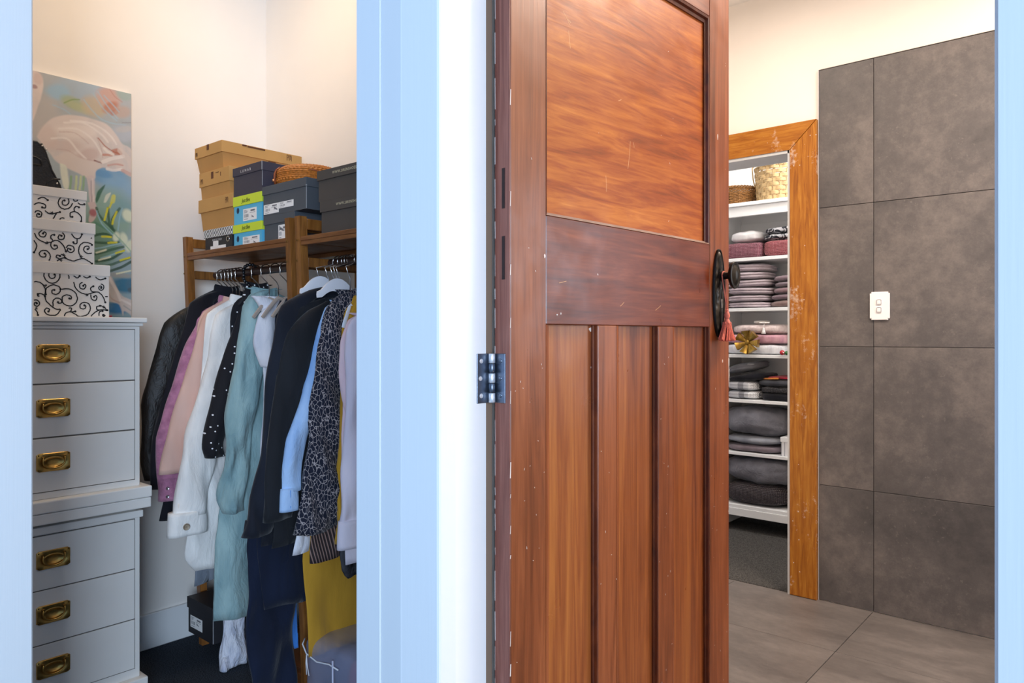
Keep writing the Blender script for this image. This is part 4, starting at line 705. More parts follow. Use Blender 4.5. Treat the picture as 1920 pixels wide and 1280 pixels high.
# ---------------------------------------------------------------- flamingo canvas: brush strokes as mesh colours of the print
STROKES=[('E','a9bccd',0.8,(100, 42, 15),[(165,21)]),
('E','9dbfd6',0.8,(42, 27, 20),[(234,53)]),
('E','c3b9b3',0.7,(62, 92, 0),[(279,157)]),
('E','a8b58a',0.7,(42, 23, -15),[(189,78)]),
('E','b9bb93',0.6,(46, 15, -20),[(172,89)]),
('E','cdb48f',0.7,(42, 42, 30),[(124,74)]),
('E','d0a89c',0.9,(46, 42, 35),[(79,32)]),
('E','c07f66',0.8,(35, 19, 40),[(72,65)]),
('E','b06a58',0.7,(23, 10, 40),[(57,77)]),
('E','a3b6b0',0.8,(31, 23, 0),[(25,8)]),
('E','c9a796',0.6,(35, 23, 20),[(32,71)]),
('S','a9c3d2',0.7,5,[(128,30),(93,78),(50,106)]),
('S','a9c3d2',0.7,5,[(93,28),(65,52),(43,73)]),
('S','a9c3d2',0.7,5,[(155,59),(128,93),(86,118),(21,115)]),
('S','a9c3d2',0.7,5,[(250,100),(215,106),(195,116)]),
('S','a9c3d2',0.7,5,[(114,19),(79,67),(47,97)]),
('S','b98579',0.7,3,[(79,-6),(57,23),(32,36)]),
('S','8f8a92',0.7,3,[(32,109),(-1,102)]),
('S','a9835a',0.8,4,[(4,127),(-2,145)]),
('S','7d9a5a',0.6,5,[(215,84),(189,67),(169,62)]),
('E','b9bfca',0.8,(46, 35, 10),[(25,146)]),
('E','c9c2bd',0.6,(35, 12, 20),[(25,131)]),
('E','79a6cc',0.95,(73, 42, 0),[(72,309)]),
('E','8fb4d0',0.8,(65, 58, 0),[(43,346)]),
('E','6b9cc8',0.8,(35, 15, 0),[(96,301)]),
('E','8fae9f',0.9,(92, 109, 0),[(72,448)]),
('E','6f937e',0.9,(66, 109, 0),[(102,538)]),
('E','7ba6b5',0.6,(46, 46, 0),[(32,421)]),
('E','3f7fa3',0.95,(56, 30, 0),[(23,687)]),
('E','2c7ab5',0.9,(50, 23, 0),[(57,770)]),
('E','56809a',0.8,(20, 26, 0),[(1,686)]),
('E','a8a9a6',0.8,(50, 10, -5),[(38,652)]),
('E','5d5a55',0.5,(13, 10, 0),[(1,703)]),
('P','ddd0cb',1,5,[(295,217),(282,186),(254,148),(215,124),(175,117),(128,118),(82,128),(50,159),(32,183),(-3,203),(-5,288),(14,291),(32,281),(93,278),(117,295),(121,324),(148,325),(172,314),(205,305),(241,286),(257,264),(276,242)]),
('E','e8dcd6',0.8,(85, 27, 12),[(175,171)]),
('E','d2bfba',0.7,(65, 23, 10),[(215,230)]),
('E','cdb5b0',0.7,(42, 23, 30),[(141,246)]),
('E','d5c0b8',0.5,(31, 42, 0),[(263,211)]),
('S','efe6e1',0.75,7,[(231,175),(175,163),(128,191),(100,234)]),
('S','efe6e1',0.75,7,[(215,150),(155,137),(100,166),(79,188)]),
('S','efe6e1',0.75,7,[(254,213),(208,203),(175,237),(148,262)]),
('S','efe6e1',0.75,7,[(195,138),(128,134),(79,158),(50,190)]),
('S','c4a9a4',0.5,4,[(231,186),(182,179),(141,208)]),
('S','c4a9a4',0.5,4,[(238,245),(205,243),(165,261),(114,263)]),
('S','c4a9a4',0.5,4,[(114,180),(100,215),(96,245)]),
('S','a8573f',0.9,4,[(110,181),(86,205),(57,218),(32,221)]),
('P','b9694c',0.85,3,[(65,212),(43,204),(28,222),(57,228)]),
('S','c98a78',0.8,8,[(93,236),(65,231)]),
('S','7c4038',0.8,5,[(123,261),(100,264)]),
('S','f0e6df',0.9,11,[(89,213),(79,222),(61,227)]),
('S','f1e8e3',0.9,12,[(96,260),(65,243),(25,227)]),
('S','efe6e2',0.9,10,[(82,280),(57,281),(32,273)]),
('S','cf9d93',0.8,6,[(79,268),(50,259),(28,259)]),
('S','c99990',0.6,14,[(28,278),(6,286),(-3,287)]),
('S','e2d2ca',0.7,20,[(36,210),(6,236),(-3,261)]),
('P','dccfc9',0.95,5,[(247,273),(205,250),(165,261),(100,274),(121,298),(124,325),(148,321),(205,301)]),
('P','d9c9c8',1,3,[(148,321),(123,317),(121,407),(136,409),(141,361)]),
('S','8d7a88',0.7,3,[(133,334),(131,408)]),
('S','e9dcd8',0.8,4,[(128,325),(124,407)]),
('P','d3bfbd',1,3,[(144,410),(120,407),(117,448),(131,476),(141,473),(136,437)]),
('E','a9636a',0.9,(13, 15, 0),[(128,443)]),
('P','e3e6d6',0.95,4,[(230,291),(212,295),(205,316),(203,367),(218,369)]),
('S','8fb487',0.8,7,[(199,373),(195,329)]),
('S','cfdba0',0.8,7,[(182,371),(179,326)]),
('S','cfdba0',0.8,7,[(169,369),(165,324)]),
('S','8fb487',0.8,7,[(158,367),(155,322)]),
('P','3f6a58',0.95,3,[(119,395),(110,364),(89,338),(95,358),(114,406)]),
('P','dfe2d3',0.9,3,[(93,403),(86,375),(70,363),(79,389),(86,402)]),
('P','d9d66a',0.9,3,[(72,400),(66,371),(54,371),(57,398)]),
('S','3c5e48',0.85,9,[(57,505),(72,481),(78,420)]),
('S','35573f',0.85,9,[(63,493),(63,457),(38,415)]),
('S','35573f',0.85,9,[(66,519),(93,512),(128,522)]),
('S','3d5f49',0.85,9,[(45,536),(87,543),(125,544)]),
('S','41654e',0.85,9,[(29,551),(78,568),(122,585)]),
('S','2f4f3c',0.85,9,[(26,564),(63,593),(117,610)]),
('S','41654e',0.85,9,[(7,588),(48,608),(99,627)]),
('S','2f4f3c',0.85,9,[(1,601),(32,623),(69,638)]),
('S','5c8a72',0.85,9,[(63,505),(99,487),(120,477)]),
('S','3c5e48',0.85,9,[(57,495),(105,453),(117,425)]),
('S','9cc2cf',0.8,5,[(63,512),(99,477),(117,435)]),
('S','9cc2cf',0.8,5,[(38,539),(87,556),(122,566)]),
('S','9cc2cf',0.8,5,[(20,566),(63,580),(102,596)]),
('S','9cc2cf',0.8,5,[(45,494),(38,444),(29,414)]),
('S','d8d23a',0.95,7,[(90,463),(84,440),(79,420)]),
('S','d8d23a',0.95,7,[(63,473),(57,450),(48,428)]),
('S','d8d23a',0.95,7,[(99,522),(69,521)]),
('S','d8d23a',0.95,7,[(78,542),(51,537)]),
('S','d8d23a',0.95,7,[(54,576),(26,564)]),
('S','d8d23a',0.95,7,[(38,600),(7,587)]),
('S','d8d23a',0.95,7,[(72,416),(66,399)]),
('S','e6e9cf',0.95,6,[(117,579),(87,566)]),
('S','e6e9cf',0.95,6,[(108,604),(72,589)]),
('S','e6e9cf',0.95,6,[(48,647),(-5,633)]),
('E','dfe7cf',0.98,(13, 20, -20),[(51,517)]),
('E','dfe7cf',0.98,(14, 25, 10),[(26,521)]),
('E','dfe7cf',0.98,(16, 26, -20),[(7,546)]),
('E','dfe7cf',0.98,(20, 26, 25),[(11,438)]),
('S','8fb7a0',0.9,4,[(-5,574),(38,526),(99,468)]),
('P','d9cec9',1,4,[(81,658),(66,657),(51,686),(32,724),(-8,745),(-8,798),(11,785),(26,779),(29,795),(42,757),(69,748),(78,742),(79,690)]),
('S','efe6e0',0.9,10,[(72,664),(51,702),(38,740)]),
('S','c0a6a0',0.7,5,[(78,690),(69,732),(42,750)]),
('S','efe8e4',0.8,8,[(32,740),(-2,755)]),
('S','c9445a',0.9,8,[(78,800),(69,799)]),
('S','8a9aa0',0.6,4,[(26,759),(-2,778)]),
('P','e2d3cd',1,4,[(328,-1),(301,-1),(285,9),(276,38),(281,79),(291,117),(301,148),(328,210)]),
('E','a98a8c',0.9,(10, 8, 0),[(301,54)]),
('E','d5bfba',0.7,(15, 23, 0),[(291,25)])]
def canvas():
    Wd, Ht, res = .600, .915, .0024
    nu, nv = int(Wd/res), int(Ht/res)
    u = np.linspace(0, Wd*1000, nu)[None, :]; v = np.linspace(0, Ht*1000, nv)[:, None]
    U = np.broadcast_to(u, (nv, nu)); V = np.broadcast_to(v, (nv, nu))
    def col(h): return np.array(lin(h)[:3])
    g = (V/Ht/1000)[..., None]
    img = col('b3b6b9')*(1-g)+col('8fb0bd')*g
    rs = np.random.RandomState(4)
    def fbm(sx, sy):
        o = np.zeros((nv, nu))
        for k in range(4):
            a = rs.rand(int(3+sy*2**k)+2, int(3+sx*2**k)+2)
            yy = np.linspace(0, a.shape[0]-1.001, nv); xx = np.linspace(0, a.shape[1]-1.001, nu)
            y0 = yy.astype(int); x0 = xx.astype(int); fy = (yy-y0)[:, None]; fx = (xx-x0)[None, :]
            o += .5**k*(a[y0][:, x0]*(1-fy)*(1-fx)+a[y0+1][:, x0]*fy*(1-fx)+a[y0][:, x0+1]*(1-fy)*fx+a[y0+1][:, x0+1]*fy*fx)
        return o/1.875
    n1, n2, n3 = fbm(6, 9), fbm(14, 20), fbm(5, 8)
    img = img*(.92+.16*n2[..., None])
    Ud = U+(n1-.5)*9; Vd = V+(n3-.5)*9
    def seg(pts):
        d = np.full((nv, nu), 1e9)
        for (a, b), (c, e) in zip(pts, pts[1:]):
            L = (c-a)**2+(e-b)**2+1e-6
            t = np.clip(((Ud-a)*(c-a)+(Vd-b)*(e-b))/L, 0, 1)
            d = np.minimum(d, np.hypot(Ud-a-t*(c-a), Vd-b-t*(e-b)))
        return d
    def sm(pts):
        if len(pts) < 3: return pts
        o = []
        P = [pts[0]]+pts+[pts[-1]]
        for i in range(1, len(P)-2):
            for k in range(4):
                t = k/4; a, b, c, d = [np.array(q, float) for q in P[i-1:i+3]]
                o.append(tuple(.5*(2*b+(c-a)*t+(2*a-5*b+4*c-d)*t*t+(3*b-a-3*c+d)*t**3)))
        return o+[pts[-1]]
    def inside(pts):
        r = np.zeros((nv, nu), bool)
        for (x1, y1), (x2, y2) in zip(pts, pts[1:]+pts[:1]):
            if y1 == y2: continue
            r ^= ((Vd < y1) != (Vd < y2)) & (Ud < (x2-x1)*(Vd-y1)/(y2-y1)+x1)
        return r
    extra = [('S', 'e0cfc9', 1, 46, [(330, 215), (390, 250), (420, 190), (380, 120), (330, 60)]), ('E', 'e4d5cf', 1, (40, 30, 20), [(318, 30)]), ('E', '7f9d86', .9, (120, 200, 10), [(470, 620)]), ('E', '6d9dbb', .9, (140, 120, 0), [(450, 850)])]
    for k, h, al, w, pts in extra+STROKES:
        c = col(h)
        if k == 'E':
            rx, ry, rot = w; a = math.radians(-rot); x = (Ud-pts[0][0]); y = (Vd-pts[0][1])
            xr = x*math.cos(a)-y*math.sin(a); yr = x*math.sin(a)+y*math.cos(a)
            q = np.hypot(xr/rx, yr/ry); M = np.clip((1.1-q)/.45, 0, 1)
        elif k == 'S':
            d = seg(sm(pts)); M = np.clip((w*.5+.8-d)/1.8, 0, 1)
        else:
            P = sm(pts+[pts[0]])[:-1]; d = seg(P+[P[0]]); s = np.where(inside(P), d, -d); M = np.clip(s/w+.5, 0, 1)
        M = (M*al*np.clip(.55+.9*n2, 0, 1))[..., None]
        img = img*(1-M)+c*M
    img = np.clip(img*(.95+.1*n1[..., None]), 0, 1)
    X = -2.74
    co = np.zeros((nv, nu, 3)); co[..., 0] = X; co[..., 1] = 1.104-U/1000; co[..., 2] = 2.015-V/1000
    idx = np.arange(nv*nu).reshape(nv, nu)
    f = np.stack([idx[:-1, :-1], idx[1:, :-1], idx[1:, 1:], idx[:-1, 1:]], -1).reshape(-1, 4)
    me = bpy.data.meshes.new('printed_canvas')
    me.from_pydata(co.reshape(-1, 3).tolist(), [], f.tolist())
    at = me.color_attributes.new('paint', 'FLOAT_COLOR', 'POINT')
    at.data.foreach_set('color', np.concatenate([img, np.ones((nv, nu, 1))], -1).reshape(-1).astype('f'))
    t = NT('painted_canvas'); a = t.n('ShaderNodeVertexColor', layer_name='paint')
    t.set(a.outputs[0], .6, 0, .3); t.bump(t.noise(t.coord(), 700, 2), .15, .002)
    me.materials.append(t.m)
    root = empty('canvas_painting', (-2.75, .804, 1.10), 0, 'tall canvas painting of pale pink flamingos and palm leaves on the white wall', 'painting')
    me.transform(WM[root.name].inverted())
    o = bpy.data.objects.new('printed_canvas', me); C.objects.link(o); o.parent = root; WM[o.name] = WM[root.name]
    MB().box(-2.7598, -2.7403, .504, 1.104, 1.1, 2.015, .001).build('stretcher', CREAMBOX, root)
canvas()

# ---------------------------------------------------------------- garment racks
def rack(x0, x1, label, zs, seed):
    t = empty('garment_rack', ((x0+x1)/2, 1.39, 0), 0, label, 'clothes rack', 'walnut garment racks')
    for x in (x0, x1-.026):
        for y in (1.248, 1.512):
            m = MB(); q = .062 if y < 1.3 else 0
            m.loft([[(x, y+k, z), (x+.026, y+k, z), (x+.026, y+.026+k, z), (x, y+.026+k, z)] for z, k in ((0, q), (1.508, 0))]); m.build('post', WALNUT, t)
        for a, b in ((1.470, 1.503), (1.356, 1.386), (.30, .33), (.03, .06)):
            m = MB(); m.box(x+.004, x+.022, 1.276+(1.508-a)*.0415, 1.5115, a, b, .0015); m.build('side_rail', WALNUT, t)
    m = MB(); m.box(x0+.0015, x1-.0015, 1.252, 1.53, zs-.013, zs, .001); sh = m.build('top_shelf', WALNUT_H, t)
    for y in (1.253, 1.515):
        m = MB(); m.box(x0+.0265, x1-.0265, y, y+.014, zs-.026, zs-.0132, .001); m.build('shelf_rail', WALNUT_H, t)
    m = MB(); m.tube([(x0+.02, 1.365, 1.374), (x1-.02, 1.365, 1.374)], .0135, 14); m.build('hanging_rail', RAIL, t, smooth='auto')
    m = MB(); m.box(x0+.0265, x1-.0265, 1.347, 1.535, .060, .077, .001); m.build('bottom_shelf', WALNUT_H, t)
    m = MB(); m.box(x0+.0265, x1-.0265, 1.344, 1.360, .024, .0595, .001); m.build('front_rail', WALNUT_H, t)
    for x, sx in ((x0+.013, 1), (x1-.013, -1)):
        for z in (1.374, 1.436):
            m = MB(); m.ball((x, 1.2475, z), .0035, .0015, .0035); m.build('screw_head', BRASSD, t)
rack(-2.652, -1.957, 'walnut garment rack carrying the kraft, navy and sky blue shoe boxes', 1.4485, 1)
rack(-1.930, -1.235, 'walnut garment rack carrying only the two charcoal shoe boxes', 1.4455, 2)

# ---------------------------------------------------------------- shoe boxes on the racks
def shoebox(x0, x1, y0, y1, z0, zl, z1, body, lid, label, tilt=0, lipx=.003, taper=.0):
    t = empty('shoe_box', ((x0+x1)/2, (y0+y1)/2, z0), tilt, label, 'box', 'shoe boxes in the wardrobe room')
    M = Matrix.Translation((-(x0+x1)/2, -(y0+y1)/2, 0)); Wm = WM[t.name] @ Matrix.Translation((0, 0, -z0)) @ M
    m = MB(); l = lipx
    bx = (x0+l, x1-l, y0+l, y1-l)
    m.loft([[(bx[0]+k, bx[2]+k, z), (bx[1]-k, bx[2]+k, z), (bx[1]-k, bx[3]-k, z), (bx[0]+k, bx[3]-k, z)] for z, k in ((z0, taper), (zl+.006, 0))])
    for v in m.bm.verts: v.co = Wm @ v.co
    b = m.build('body', body, t)
    m = MB(); m.box(x0, x1, y0, y1, zl, z1, .0012, 2, Wm); d = m.build('lid', lid, t)
    return t, b, d
def flat(parent, mat, name, x0, x1, y, z0, z1, dy=.0007):
    m = MB(); m.box(x0, x1, y-dy, y-dy*.3, z0, z1); return m.build(name, mat, parent)
def pm_logo(parent, x, y, z, h, face='y'):
    m = MB(); w = h*.95; s = .0013
    def P(a, b): return (x+a*w, y-.0008, z+b*h) if face == 'y' else (y+.0008, x+a*w, z+b*h)
    nrm = (0, -1, 0) if face == 'y' else (1, 0, 0)
    for pts in ([(.06, 0), (.06, 1)], [(.06, 1), (.28, 1), (.40, .86), (.36, .62), (.06, .52)], [(.48, 0), (.48, .8), (.56, .98), (.66, .98), (.72, .82), (.72, .2)], [(.72, .82), (.80, .98), (.90, .98), (.97, .8), (.97, 0)]):
        m.ribbon([P(*p) for p in pts], s*1.5, nrm)
    return m.build('printed_logo', BROWNINK, parent, fix=False)
def label_marks(parent, x0, x1, y, z0, z1, seed, shoe=None):
    """black bars, lines of small type and a little shoe drawing on a sticker"""
    r = random.Random(seed); m = MB(); w, h = x1-x0, z1-z0; yy = y-.0009
    def bar(a, b, c, d): m.quad((x0+a*w, yy, z0+c*h), (x0+b*w, yy, z0+c*h), (x0+b*w, yy, z0+d*h), (x0+a*w, yy, z0+d*h))
    x = .08
    while x < .42:
        k = r.uniform(.008, .03); bar(x, x+k, .28, .55); x += k+r.uniform(.01, .03)
    for k in range(4): bar(.08, .08+r.uniform(.15, .3), .66+k*.07, .69+k*.07)
    bar(.56, .88, .72, .86); bar(.08, .36, .12, .16); bar(.5, .9, .60, .63)
    if shoe:
        cx, cz = x0+shoe[0]*w, z0+shoe[1]*h
        m.poly([(cx+a*.010*shoe[2], yy, cz+b*.010*shoe[2]) for a, b in ((-1, .9), (-.6, .3), (.2, .1), (1, -.4), (1, -.75), (-.1, -.5), (-.6, -.2), (-.8, -.6), (-.95, -.6))])
    m.build('label_print', GREYINK, parent, fix=False)
Y0 = 1.28
t, b, d = shoebox(-2.621, -2.424, Y0-.002, 1.600, 1.736, 1.792, 1.832, KRAFT, KRAFTL, 'topmost kraft shoe box of the tall stack, its long side in view', 0, .004, .010)
pm_logo(d, -2.612, Y0-.002, 1.800, .0135); flat(d, BROWNINK, 'printed_tab', -2.530, -2.514, Y0-.002, 1.812, 1.8318)
pm_logo(d, 1.535, -2.424, 1.806, .021, 'x')
m = MB()
m.box(-2.4237, -2.4229, 1.375, 1.445, 1.824, 1.8295); m.box(-2.4237, -2.4229, 1.355, 1.372, 1.8255, 1.831); m.build('printed_line', BROWNINK, d)
MB().box(-2.4269, -2.4262, 1.46, 1.49, 1.782, 1.7905).build('printed_tab', BROWNINK, b)
t, b, d = shoebox(-2.590, -2.377, Y0, 1.590, 1.6405, 1.6845, 1.7355, KRAFT, KRAFTL, 'second kraft shoe box from the top of the tall stack', 0, .004, .003)
pm_logo(d, -2.580, Y0, 1.695, .018); flat(d, BROWNINK, 'printed_tab', -2.502, -2.486, Y0, 1.706, 1.730); flat(d, BROWNINK, 'printed_text', -2.470, -2.448, Y0, 1.722, 1.7245); flat(d, BROWNINK, 'printed_text', -2.436, -2.433, Y0, 1.708, 1.722)
t, b, d = shoebox(-2.601, -2.3550, Y0+.002, 1.590, 1.5275, 1.593, 1.640, KRAFT, KRAFTL, 'lowest kraft shoe box, above the box with the gingham lid', 0, .006, .006)
pm_logo(d, -2.406, Y0+.002, 1.609, .020)
t, b, d = shoebox(-2.556, -2.358, Y0, 1.590, 1.4495, 1.497, 1.5265, BLACKCARD, GING, 'black shoe box with a black and white gingham lid on the rack shelf', 0, .004)
m = MB(); m.lathe([(.0065, .0), (.0075, .0012), (.0105, .0012), (.011, 0)], Matrix.Translation((-2.392, Y0+.0040, 1.4845)) @ Matrix.Rotation(PI/2, 4, 'X'), 20, False); m.build('grommet', HOOKM, b, smooth=True)
m = MB(); m.lathe([(.0001, .0003), (.007, .0003)], Matrix.Translation((-2.392, Y0+.0040, 1.4845)) @ Matrix.Rotation(PI/2, 4, 'X'), 16, False); m.build('finger_hole', plain('hole_black', '050505', .9, var=0), b)
flat(b, STICKER, 'sticker', -2.512, -2.404, Y0+.003, 1.4505, 1.466); flat(b, STICKER, 'sticker', -2.492, -2.455, Y0+.0025, 1.460, 1.483)
text('printed_text', 'MARCO TOZZI', WHITEINK, b, (-2.50, Y0+.0030, 1.484), .0095, space=1.05)
t, b, d = shoebox(-2.353, -2.166, Y0, 1.585, 1.621, 1.690, 1.719, NAVYCARD, NAVYCARD, 'navy shoe box with white capital lettering on its lid', 0, .003)
text('printed_text', 'LUNAR', WHITEINK, d, (-2.300, Y0-.0008, 1.698), .0125, space=1.7, sx=1.15)
MB().bar((-2.1655, Y0-.0003, 1.690), (-2.1655, Y0-.0003, 1.719), .0016, .0016).build('worn_edge', EDGEWEAR, d); MB().bar((-2.1688, Y0+.0028, 1.64), (-2.1688, Y0+.0028, 1.689), .0012, .0012).build('worn_edge', EDGEWEAR, b)
for z0, zl, z1, lab, sx in ((1.5255, 1.587, 1.6205, 'upper of two sky blue shoe boxes with lime green lids', (-2.288, -2.203)), (1.4495, 1.496, 1.5245, 'lower of two sky blue shoe boxes with lime green lids, on the shelf', (-2.290, -2.185))):
    t, b, d = shoebox(-2.351, -2.169, Y0, 1.585, z0, zl, z1, BLUECARD, LIME, lab, 0, .003)
    text('printed_text', 'Just Bee', BLACKINK, d, (-2.292, Y0-.0008, zl+.0095), .0185, shear=.25, space=.88)
    m = MB(); m.poly([(-2.322+.0085*math.cos(a), Y0+.0024, z1-.048+.0105*math.sin(a)) for a in [k*PI/8 for k in range(16)]]); m.build('finger_hole', plain('dark_blue_print', '1c3450', .6, var=0), b)
    a0, a1 = (z0+.008, z0+.048) if z0 > 1.5 else (z0+.001, z0+.031)
    flat(b, STICKER, 'sticker', sx[0], sx[1], Y0+.003, a0, a1); label_marks(b, sx[0], sx[1], Y0+.003, a0, a1, 3, (.72, .3, .7))
t, b, d = shoebox(-2.165, -1.916, Y0, 1.560, 1.5355, 1.604, 1.6315, SLATE, SLATE, 'large slate grey boot box under the round rattan bag', 0, .003)
flat(b, STICKER, 'sticker', -2.158, -2.071, Y0+.003, 1.541, 1.572); flat(b, STICKER, 'sticker', -2.070, -1.988, Y0+.003, 1.552, 1.572)
label_marks(b, -2.158, -2.071, Y0+.003, 1.541, 1.572, 8, (.80, .5, 1)); label_marks(b, -2.070, -1.988, Y0+.003, 1.552, 1.572, 9)
MB().bar((-1.9190, Y0+.0028, 1.5365), (-1.9190, Y0+.0028, 1.603), .0014, .0014).build('worn_edge', EDGEWEAR, b); MB().box(-1.9175, -1.9145, Y0-.001, Y0+.002, 1.6045, 1.608).build('worn_corner', EDGEWEAR, d)
t, b, d = shoebox(-2.161, -1.981, Y0+.002, 1.560, 1.4495, 1.507, 1.535, SLATE, SLATE, 'lower slate grey shoe box half hidden behind the rack posts', 0, .003)
flat(b, STICKER, 'sticker', -2.076, -2.028, Y0+.005, 1.452, 1.500); flat(b, STICKER, 'sticker', -2.027, -1.986, Y0+.005, 1.462, 1.486); label_marks(b, -2.076, -2.028, Y0+.005, 1.452, 1.50, 12, (.4, .75, 1.2))
t, b, d = shoebox(-1.858, -1.600, Y0-.002, 1.570, 1.546, 1.609, 1.638, CHARC, CHARC, 'charcoal shoe box with cream lettering and a dented lower corner, stacked on its twin', 0, .004)
text('printed_text', 'WWW.SIRENSHOES', CREAMINK, d, (-1.780, Y0-.0028, 1.620), .0115, space=1.15)
t, b, d = shoebox(-1.846, -1.590, Y0, 1.570, 1.447, 1.514, 1.5455, CHARC, CHARC, 'charcoal shoe box with cream lettering standing directly on the rack shelf', 0, .004)
text('printed_text', 'WWW.SIRENSHOES', CREAMINK, d, (-1.765, Y0-.0008, 1.5265), .0115, space=1.15)
# round rattan bag lying on the boot box
RAT = plain('rattan_cane', 'c8792e', .5, var=.35, vs=140, bump=.3, bs=300)
RATB = plain('tan_leather', '9a4f26', .45, var=.15, bump=.2, bs=200)
t = empty('rattan_bag', (-2.083, 1.405, 1.632), 0, 'round orange rattan bag with tan leather strap lying on the slate boot box', 'bag')
cx, cy, zb = -2.083, 1.405, 1.632
for nm, zs in (('lower_shell', [(.100, .004), (.1035, .0105), (.105, .017), (.105, .0235), (.104, .0295)]), ('upper_shell', [(.104, .0355), (.1045, .042), (.103, .0485), (.099, .0545), (.092, .0595), (.083, .0635), (.073, .066), (.063, .0678), (.052, .069), (.041, .0698), (.030, .0702), (.018, .0705), (.006, .0705)])):
    m = MB()
    for i, (r, z) in enumerate(zs):
        n = 96; pts = []
        for k in range(n+1):
            a = 2*PI*k/n
            pts.append((cx+(r+.0007*math.cos(a*48+i*PI))*math.cos(a), cy+(r+.0007*math.cos(a*48+i*PI))*math.sin(a), zb+z+.0006*math.sin(a*48+i*PI)))
        m.tube(pts, [.0034+.0008*math.sin(k*PI*1.0+i) for k in range(n+1)], 5, False)
    m.lathe([(r-.001, zb+z) for r, z in zs], Matrix.Translation((cx, cy, 0)), 32, True)
    m.build(nm, RAT, t)
m = MB()
def strap(pts, w, h): 
    for p, q in zip(pts, pts[1:]): m.bar(p, q, w, h, (0, 0, 1))
a = math.radians(247); rr = lambda q: (cx+q*math.cos(a), cy+q*math.sin(a))
m.tube([rr(.095)+(zb+.064,), rr(.106)+(zb+.055,), rr(.1115)+(zb+.042,), rr(.1125)+(zb+.025,), rr(.110)+(zb+.008,)], [.007, .009, .0095, .010, .008], 10, True, .35)
m.tube([(cx+.106*math.cos(b), cy+.106*math.sin(b), zb+.045-.011*k/8) for k, b in enumerate([math.radians(-35+k*6) for k in range(9)])], [.004, .005, .005, .0045, .004, .004, .004, .004, .004], 8, True, .5)
m.build('leather_strap', RATB, t, smooth=True)
m = MB(); m.ball(rr(.1150)+(zb+.020,), .0048); m.build('brass_stud', plain('copper_stud', 'd89a6a', .3, .8, var=0), t, smooth=True)

# ---------------------------------------------------------------- clothes and hangers
RY, RZ = 1.365, 1.374
def interp(rows, n):
    """rows (z, a, b, ...) from top to bottom, resampled smoothly"""
    P = [np.array(r, float) for r in rows]
    P = [2*P[0]-P[1]]+P+[2*P[-1]-P[-2]]
    d = [0]
    for a, b in zip(P[1:-1], P[2:-1]): d.append(d[-1]+np.hypot(a[0]-b[0], (a[1]-b[1])))
    out = []
    for k in range(n):
        s = d[-1]*k/(n-1); i = 0
        while i < len(d)-2 and d[i+1] < s: i += 1
        t = (s-d[i])/max(1e-9, d[i+1]-d[i]); a, b, c, e = P[i:i+4]
        q = .5*(2*b+(c-a)*t+(2*a-5*b+4*c-e)*t*t+(3*b-a-3*c+e)*t**3)
        q = .6*q+.4*(b*(1-t)+c*t); out.append(q)
    return out
def cloth_loft(X, rows, n=34, seg=30, fold=.006, freq=38, seed=0, rumple=.004, ex=.75, open_hem=True, lean=0.0, wav=0.0):
    """hanging cloth: rows are (z, near Y, far Y, half thickness) in the plane X"""
    R = interp(rows, n); z0, z1 = R[0][0], R[-1][0]
    m = MB(); rings = []
    for i, q in enumerate(R):
        z, a, b, t = q; c, h = (a+b)/2, abs(b-a)/2; w = min(1, max(0, (z0-z)/max(.05, z0-z1)))
        ring = []
        for k in range(seg):
            th = 2*PI*k/seg; cs, sn = math.cos(th), math.sin(th)
            y = c-h*math.copysign(abs(cs)**ex, cs); x = t*math.copysign(abs(sn)**.9, sn)
            f = 1.25*fold*(.3+.9*w)*math.sin(freq*(y+.25*math.sin(z*2.3+seed))+seed*1.7+.9*math.sin(z*5+seed))
            f += .45*fold*(.3+w)*math.sin(freq*2.3*y+seed*3+z*4)
            nz = 1.3*noise.noise(Vector((y*11+seed*7, z*9, seed*3.1+(x > 0)*.3)))+.6*noise.noise(Vector((y*26+seed, z*22, seed*5.3)))
            yy = noise.noise(Vector((z*12+seed*2, seed*9, k*.12)))*rumple*.9
            zz = wav*math.sin(freq*.6*y+seed)*w
            ring.append((X+x+f+nz*rumple*(.4+.6*abs(sn))+lean*w, y+yy, z+zz))
        rings.append(ring)
    if open_hem:
        last = rings[-1]; cx = sum(p[0] for p in last)/seg; cy = sum(p[1] for p in last)/seg
        ins = lambda dz, s: [(cx+(p[0]-cx)*s, cy+(p[1]-cy)*(.5+.5*s), p[2]+dz) for p in last]
        rings += [ins(.0005, .82), ins(.045, .55)]
    m.loft(rings)
    return m
def outline(pts, w0, w1, t0, t1, top=.05):
    """sleeve rows from the measured outer edge (Y, z), widening from the neck into the shoulder"""
    n = len(pts); out = []
    z0, z1 = pts[0][1], pts[-1][1]
    for y, z in pts:
        s = (z0-z)/(z0-z1)
        w = top+(w0-top)*min(1, s/.18) if s < .18 else w0+(w1-w0)*(s-.18)/.82
        out.append((z, y, y+w, (t0*.45+(t0*.55)*min(1, s/.12)) if s < .12 else t0+(t1-t0)*(s-.12)/.88))
    return out
